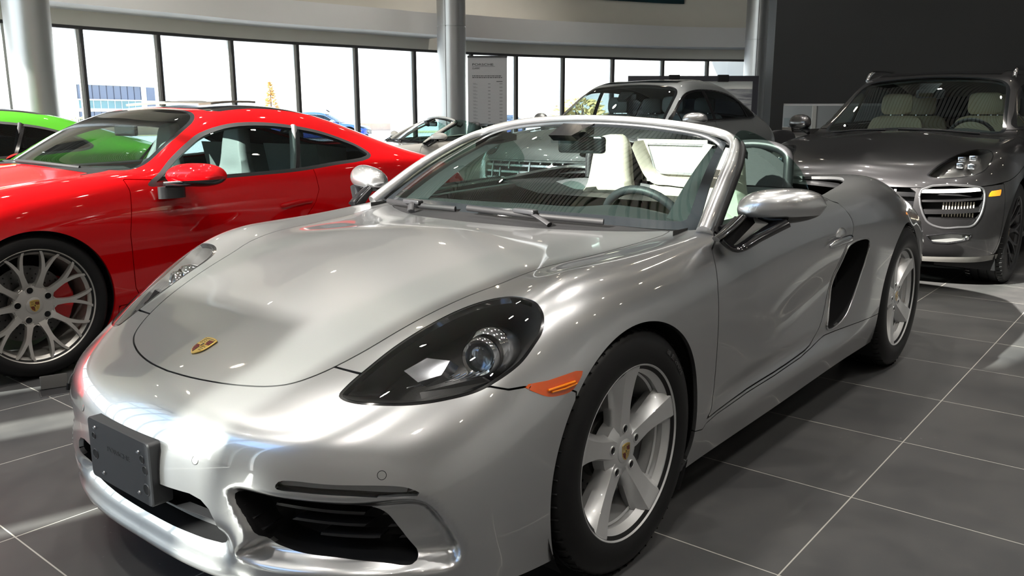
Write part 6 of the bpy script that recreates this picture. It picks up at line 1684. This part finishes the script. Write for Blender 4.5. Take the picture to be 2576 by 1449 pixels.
fs = thing('display_frame', 'wide dark-framed display board standing behind the grey five-door car', 'display board', (-12.59, -5.49, 0))
fo = []
for a, b in (((-1.2, 1.84, -.03), (1.2, 1.935, .03)), ((1.10, .0, -.03), (1.2, 1.84, .03)), ((-1.2, 0, -.03), (-1.1, 1.84, .03)), ((-1.1, .35, -.03), (1.1, .45, .03))): fo.append(boxm(a, b))
obj('frame', xf(join(*fo), FF), mat('display_frame_dark', (.035, .034, .042), .45, noise=.05), fs, 30)
obj('board', xf(boxm((-1.1, .45, -.012), (1.1, 1.70, -.004)), FF), picture_mat('board_print', .9, [(.3, (.10, .10, .12)), (.5, (.20, .20, .22)), (.6, (.45, .45, .45)), (.7, (.16, .16, .18))]), fs, 30)
obj('board_header', xf(boxm((-1.1, 1.70, -.012), (1.1, 1.84, -.003)), FF), FINW, fs, 30)
for x in (-.35, .55): obj('clamp', xf(boxm((x - .10, 1.83, -.04), (x + .10, 1.955, .04), .01), FF), MATTEB, fs, 30)
for x in (-1.15, 1.15): obj('foot', xf(boxm((x - .05, 0, -.35), (x + .05, .03, .35)), FF), MATTEB, fs, 30)

fx = thing('floor_socket', 'open floor socket box with raised grey lid and a cable by the red car', 'floor socket', (.335, -1.90, 0), math.radians(-18))
obj('socket_frame', join(boxm((-.065, -.06, 0), (.065, -.055, .004)), boxm((-.065, .055, 0), (.065, .06, .004)), boxm((-.065, -.055, 0), (-.06, .055, .004)), boxm((.06, -.055, 0), (.065, .055, .004))), STEEL, fx, 30)
obj('socket_well', boxm((-.06, -.055, .0005), (.06, .055, .002)), DARKIN, fx, 30)
lid = boxm((-.055, -.004, 0), (.055, .004, .06), .003); obj('lid', xf(lid, rotm('x', .35), (0, -.052, .004)), mat('socket_lid_grey', (.06, .058, .055), .5, noise=.1), fx, 30)
obj('plug', sweep([(-.05, .0, .002), (-.055, 0, .03)], .010, 10), MATTEB, fx, 40)
cb = cr([(-.055, 0, .028), (-.075, .02, .075), (-.16, .05, .10), (-.26, .09, .05), (-.36, .12, .007), (-.9, .20, .007), (-1.5, .15, .007)], 8, False)
obj('cable', sweep(cb, .006, 8), mat('cable_grey', (.13, .125, .12), .5, noise=.05), fx, 60)

# ---------------------------------------------------------------- outside
PAVE = mat('outdoor_pavement', (.62, .60, .57), .85, noise=.08, nscale=.5)
o = struct('ground', M([(-140, -140, -.03), (60, -140, -.03), (60, -13.62, -.03), (-140, -13.62, -.03)], [(0, 1, 2), (0, 2, 3)]), PAVE)
o2 = struct('ground_side', M([(-140, -13.62, -.03), (-30.3, -13.62, -.03), (-30.3, 60, -.03), (-140, 60, -.03)], [(0, 1, 2), (0, 2, 3)]), PAVE)
gr = obj('grass_verge', M([(-70, -34, -.01), (-20, -52, -.01), (-22, -60, -.01), (-75, -40, -.01)], [(0, 2, 1), (0, 3, 2)]), mat('dry_grass', (.55, .44, .22), .9, noise=.2, nscale=3)); tag(gr, 'strip of dry grass beyond the outdoor paving', 'grass', kind='stuff')
# office building
bd = thing('office_building', 'white office building with bands of blue glass seen through the left windows', 'building', (-32.5, -67.5, 0), math.radians(14.7))
BW = mat('building_white', (.85, .85, .84), .7, noise=.02); BGL = mat('building_glass', (.10, .13, .20), .12, .3, .5, noise=.25, nscale=.6)
BTE = mat('building_glass_teal', (.10, .22, .25), .12, .3, .5, noise=.25, nscale=.6)
obj('facade', boxm((-14, -6, 0), (4.9, -.25, 7.5)), BW, bd, 30)
for k, (z0, z1, mt) in enumerate(((-.0, 1.55, BGL), (1.82, 2.42, BTE), (2.55, 3.62, BGL))):
    w_ = obj('window_band', boxm((-2.3, -.3, z0), (3.8, -.2, z1)), mt, bd, 30)
    obj('glazing_bar', join(*[boxm((-2.3 + i*.68 - .02, -.2, z0), (-2.3 + i*.68 + .02, -.17, z1)) for i in range(10)]), BW if k == 1 else mat('bar_dark', (.06, .06, .08), .5), w_, 30)
    obj('ledge', boxm((-2.4, -.25, z1 + .02), (3.9, -.05, z1 + .12)), BW, w_, 30)
sw_ = obj('window_band', boxm((-3.8, -.3, 1.2), (-2.95, -.2, 3.6)), BGL, bd, 30); obj('ledge', boxm((-3.9, -.25, 2.35), (-2.9, -.05, 2.5)), BW, sw_, 30)
obj('door', boxm((-.9, -.2, 0), (.6, -.15, .65)), mat('door_dark', (.05, .05, .06), .5), bd, 30)
# golden conifer and shrubs
rng = np.random.RandomState(4)
def tufts(n, h, r, conic, seed):
    g = np.random.RandomState(seed); out = []
    for i in range(n):
        t = g.rand()**.8; a = g.rand()*6.283; rr = r*((1 - t)*.95 + .05 if conic else math.sqrt(max(0, 1 - (2*t - 1)**2)))*(.4 + .6*g.rand())
        c = np.array([rr*math.cos(a), rr*math.sin(a), h*(.12 + .88*t)]); L = r*.30*(1.2 - .6*t)
        d = np.array([math.cos(a), math.sin(a), -.25 + .8*g.rand()]); d /= np.linalg.norm(d); p = np.cross(d, g.randn(3)); p /= np.linalg.norm(p); q = np.cross(d, p)
        out.append(M(np.array([c - d*L*.5, c + p*L*.28, c + d*L, c - p*L*.28, c + q*L*.2]), [(0, 1, 2), (0, 2, 3), (0, 1, 4), (1, 2, 4), (2, 3, 4)]))
    return join(*out)
def tree(name, label, cat, loc, h, r, conic, n, col, seed, group=None):
    t = thing(name, label, cat, loc, 0, group)
    obj('foliage', tufts(n, h, r, conic, seed), mat('foliage_' + str(seed), col, .8, noise=.25, nscale=2), t, 30)
    obj('trunk', sweep([(0, 0, 0), (0, 0, h*.5), (0, 0, h*.9)], [r*.09, r*.06, .02], 8), mat('bark', (.12, .08, .05), .9, noise=.3), t, 40)
tree('conifer_tree', 'slender golden conifer seen above the red car roof', 'tree', (-24.1, -34.9, 0), 2.9, .62, True, 420, (.62, .36, .12), 3)
tree('shrub', 'small pale shrub in front of the office building', 'shrub', (-23.2, -54.5, 0), 1.15, .75, False, 160, (.42, .42, .25), 5)
tree('shrub', 'bare brownish shrub at the left corner of the office building', 'shrub', (-20.0, -53.0, 0), 1.9, .9, False, 120, (.40, .30, .22), 6)
k = 0
for (x, y, h, r, lb) in ((-36, -24, 2.1, 1.5, 'golden bush seen through the windscreen of the grey car'), (-40, -22, 1.7, 1.6, 'wide yellowish bush just right of the banner'), (-44, -30, 2.3, 1.7, 'pale yellow bush far outside between banner and grey car'), (-36, -15.5, 2.0, 1.6, 'golden bush far outside behind the display board')):
    tree('bush', lb, 'bush', (x, y, 0), h, r, False, 200, (.60, .46, .18), 11 + k, 'autumn bushes outside'); k += 1
wl_ = obj('garden_wall', boxm((-48, -52.2, 0), (-22, -52, .62)), mat('brick_pale', (.50, .36, .28), .9, noise=.15, nscale=4)); tag(wl_, 'low pale brick wall outside, left of the chalk-white car', 'wall')
# cars outside
bs = thing('suv_car', 'blue five-door car parked outside, above the red car tail', 'car', (-23.0, -27.4, 0), math.radians(129))
build_suv(bs, BLUEP, BLACKLEA, (.93, .93, .86), 'b', .06, True)
kb = wheel_kit('five', .33, .23, .22, WDARK, CALB)
for x in (0, -2.807*.93):
    put_wheel(kb, bs, (x, .74, .33), full=False); put_wheel(kb, bs, (x, -.74, .33), False, full=False)
bc = thing('coupe_car', 'small distant blue car outside, just right of the banner', 'car', (-43.5, -36.0, 0), math.radians(20))
build_coupe(bc, BLUEP, BLACKLEA, TINTED, False, .06)
for x in (0, -2.45):
    put_wheel(kb, bc, (x, .76, .335), full=False); put_wheel(kb, bc, (x, -.76, .335), False, full=False)
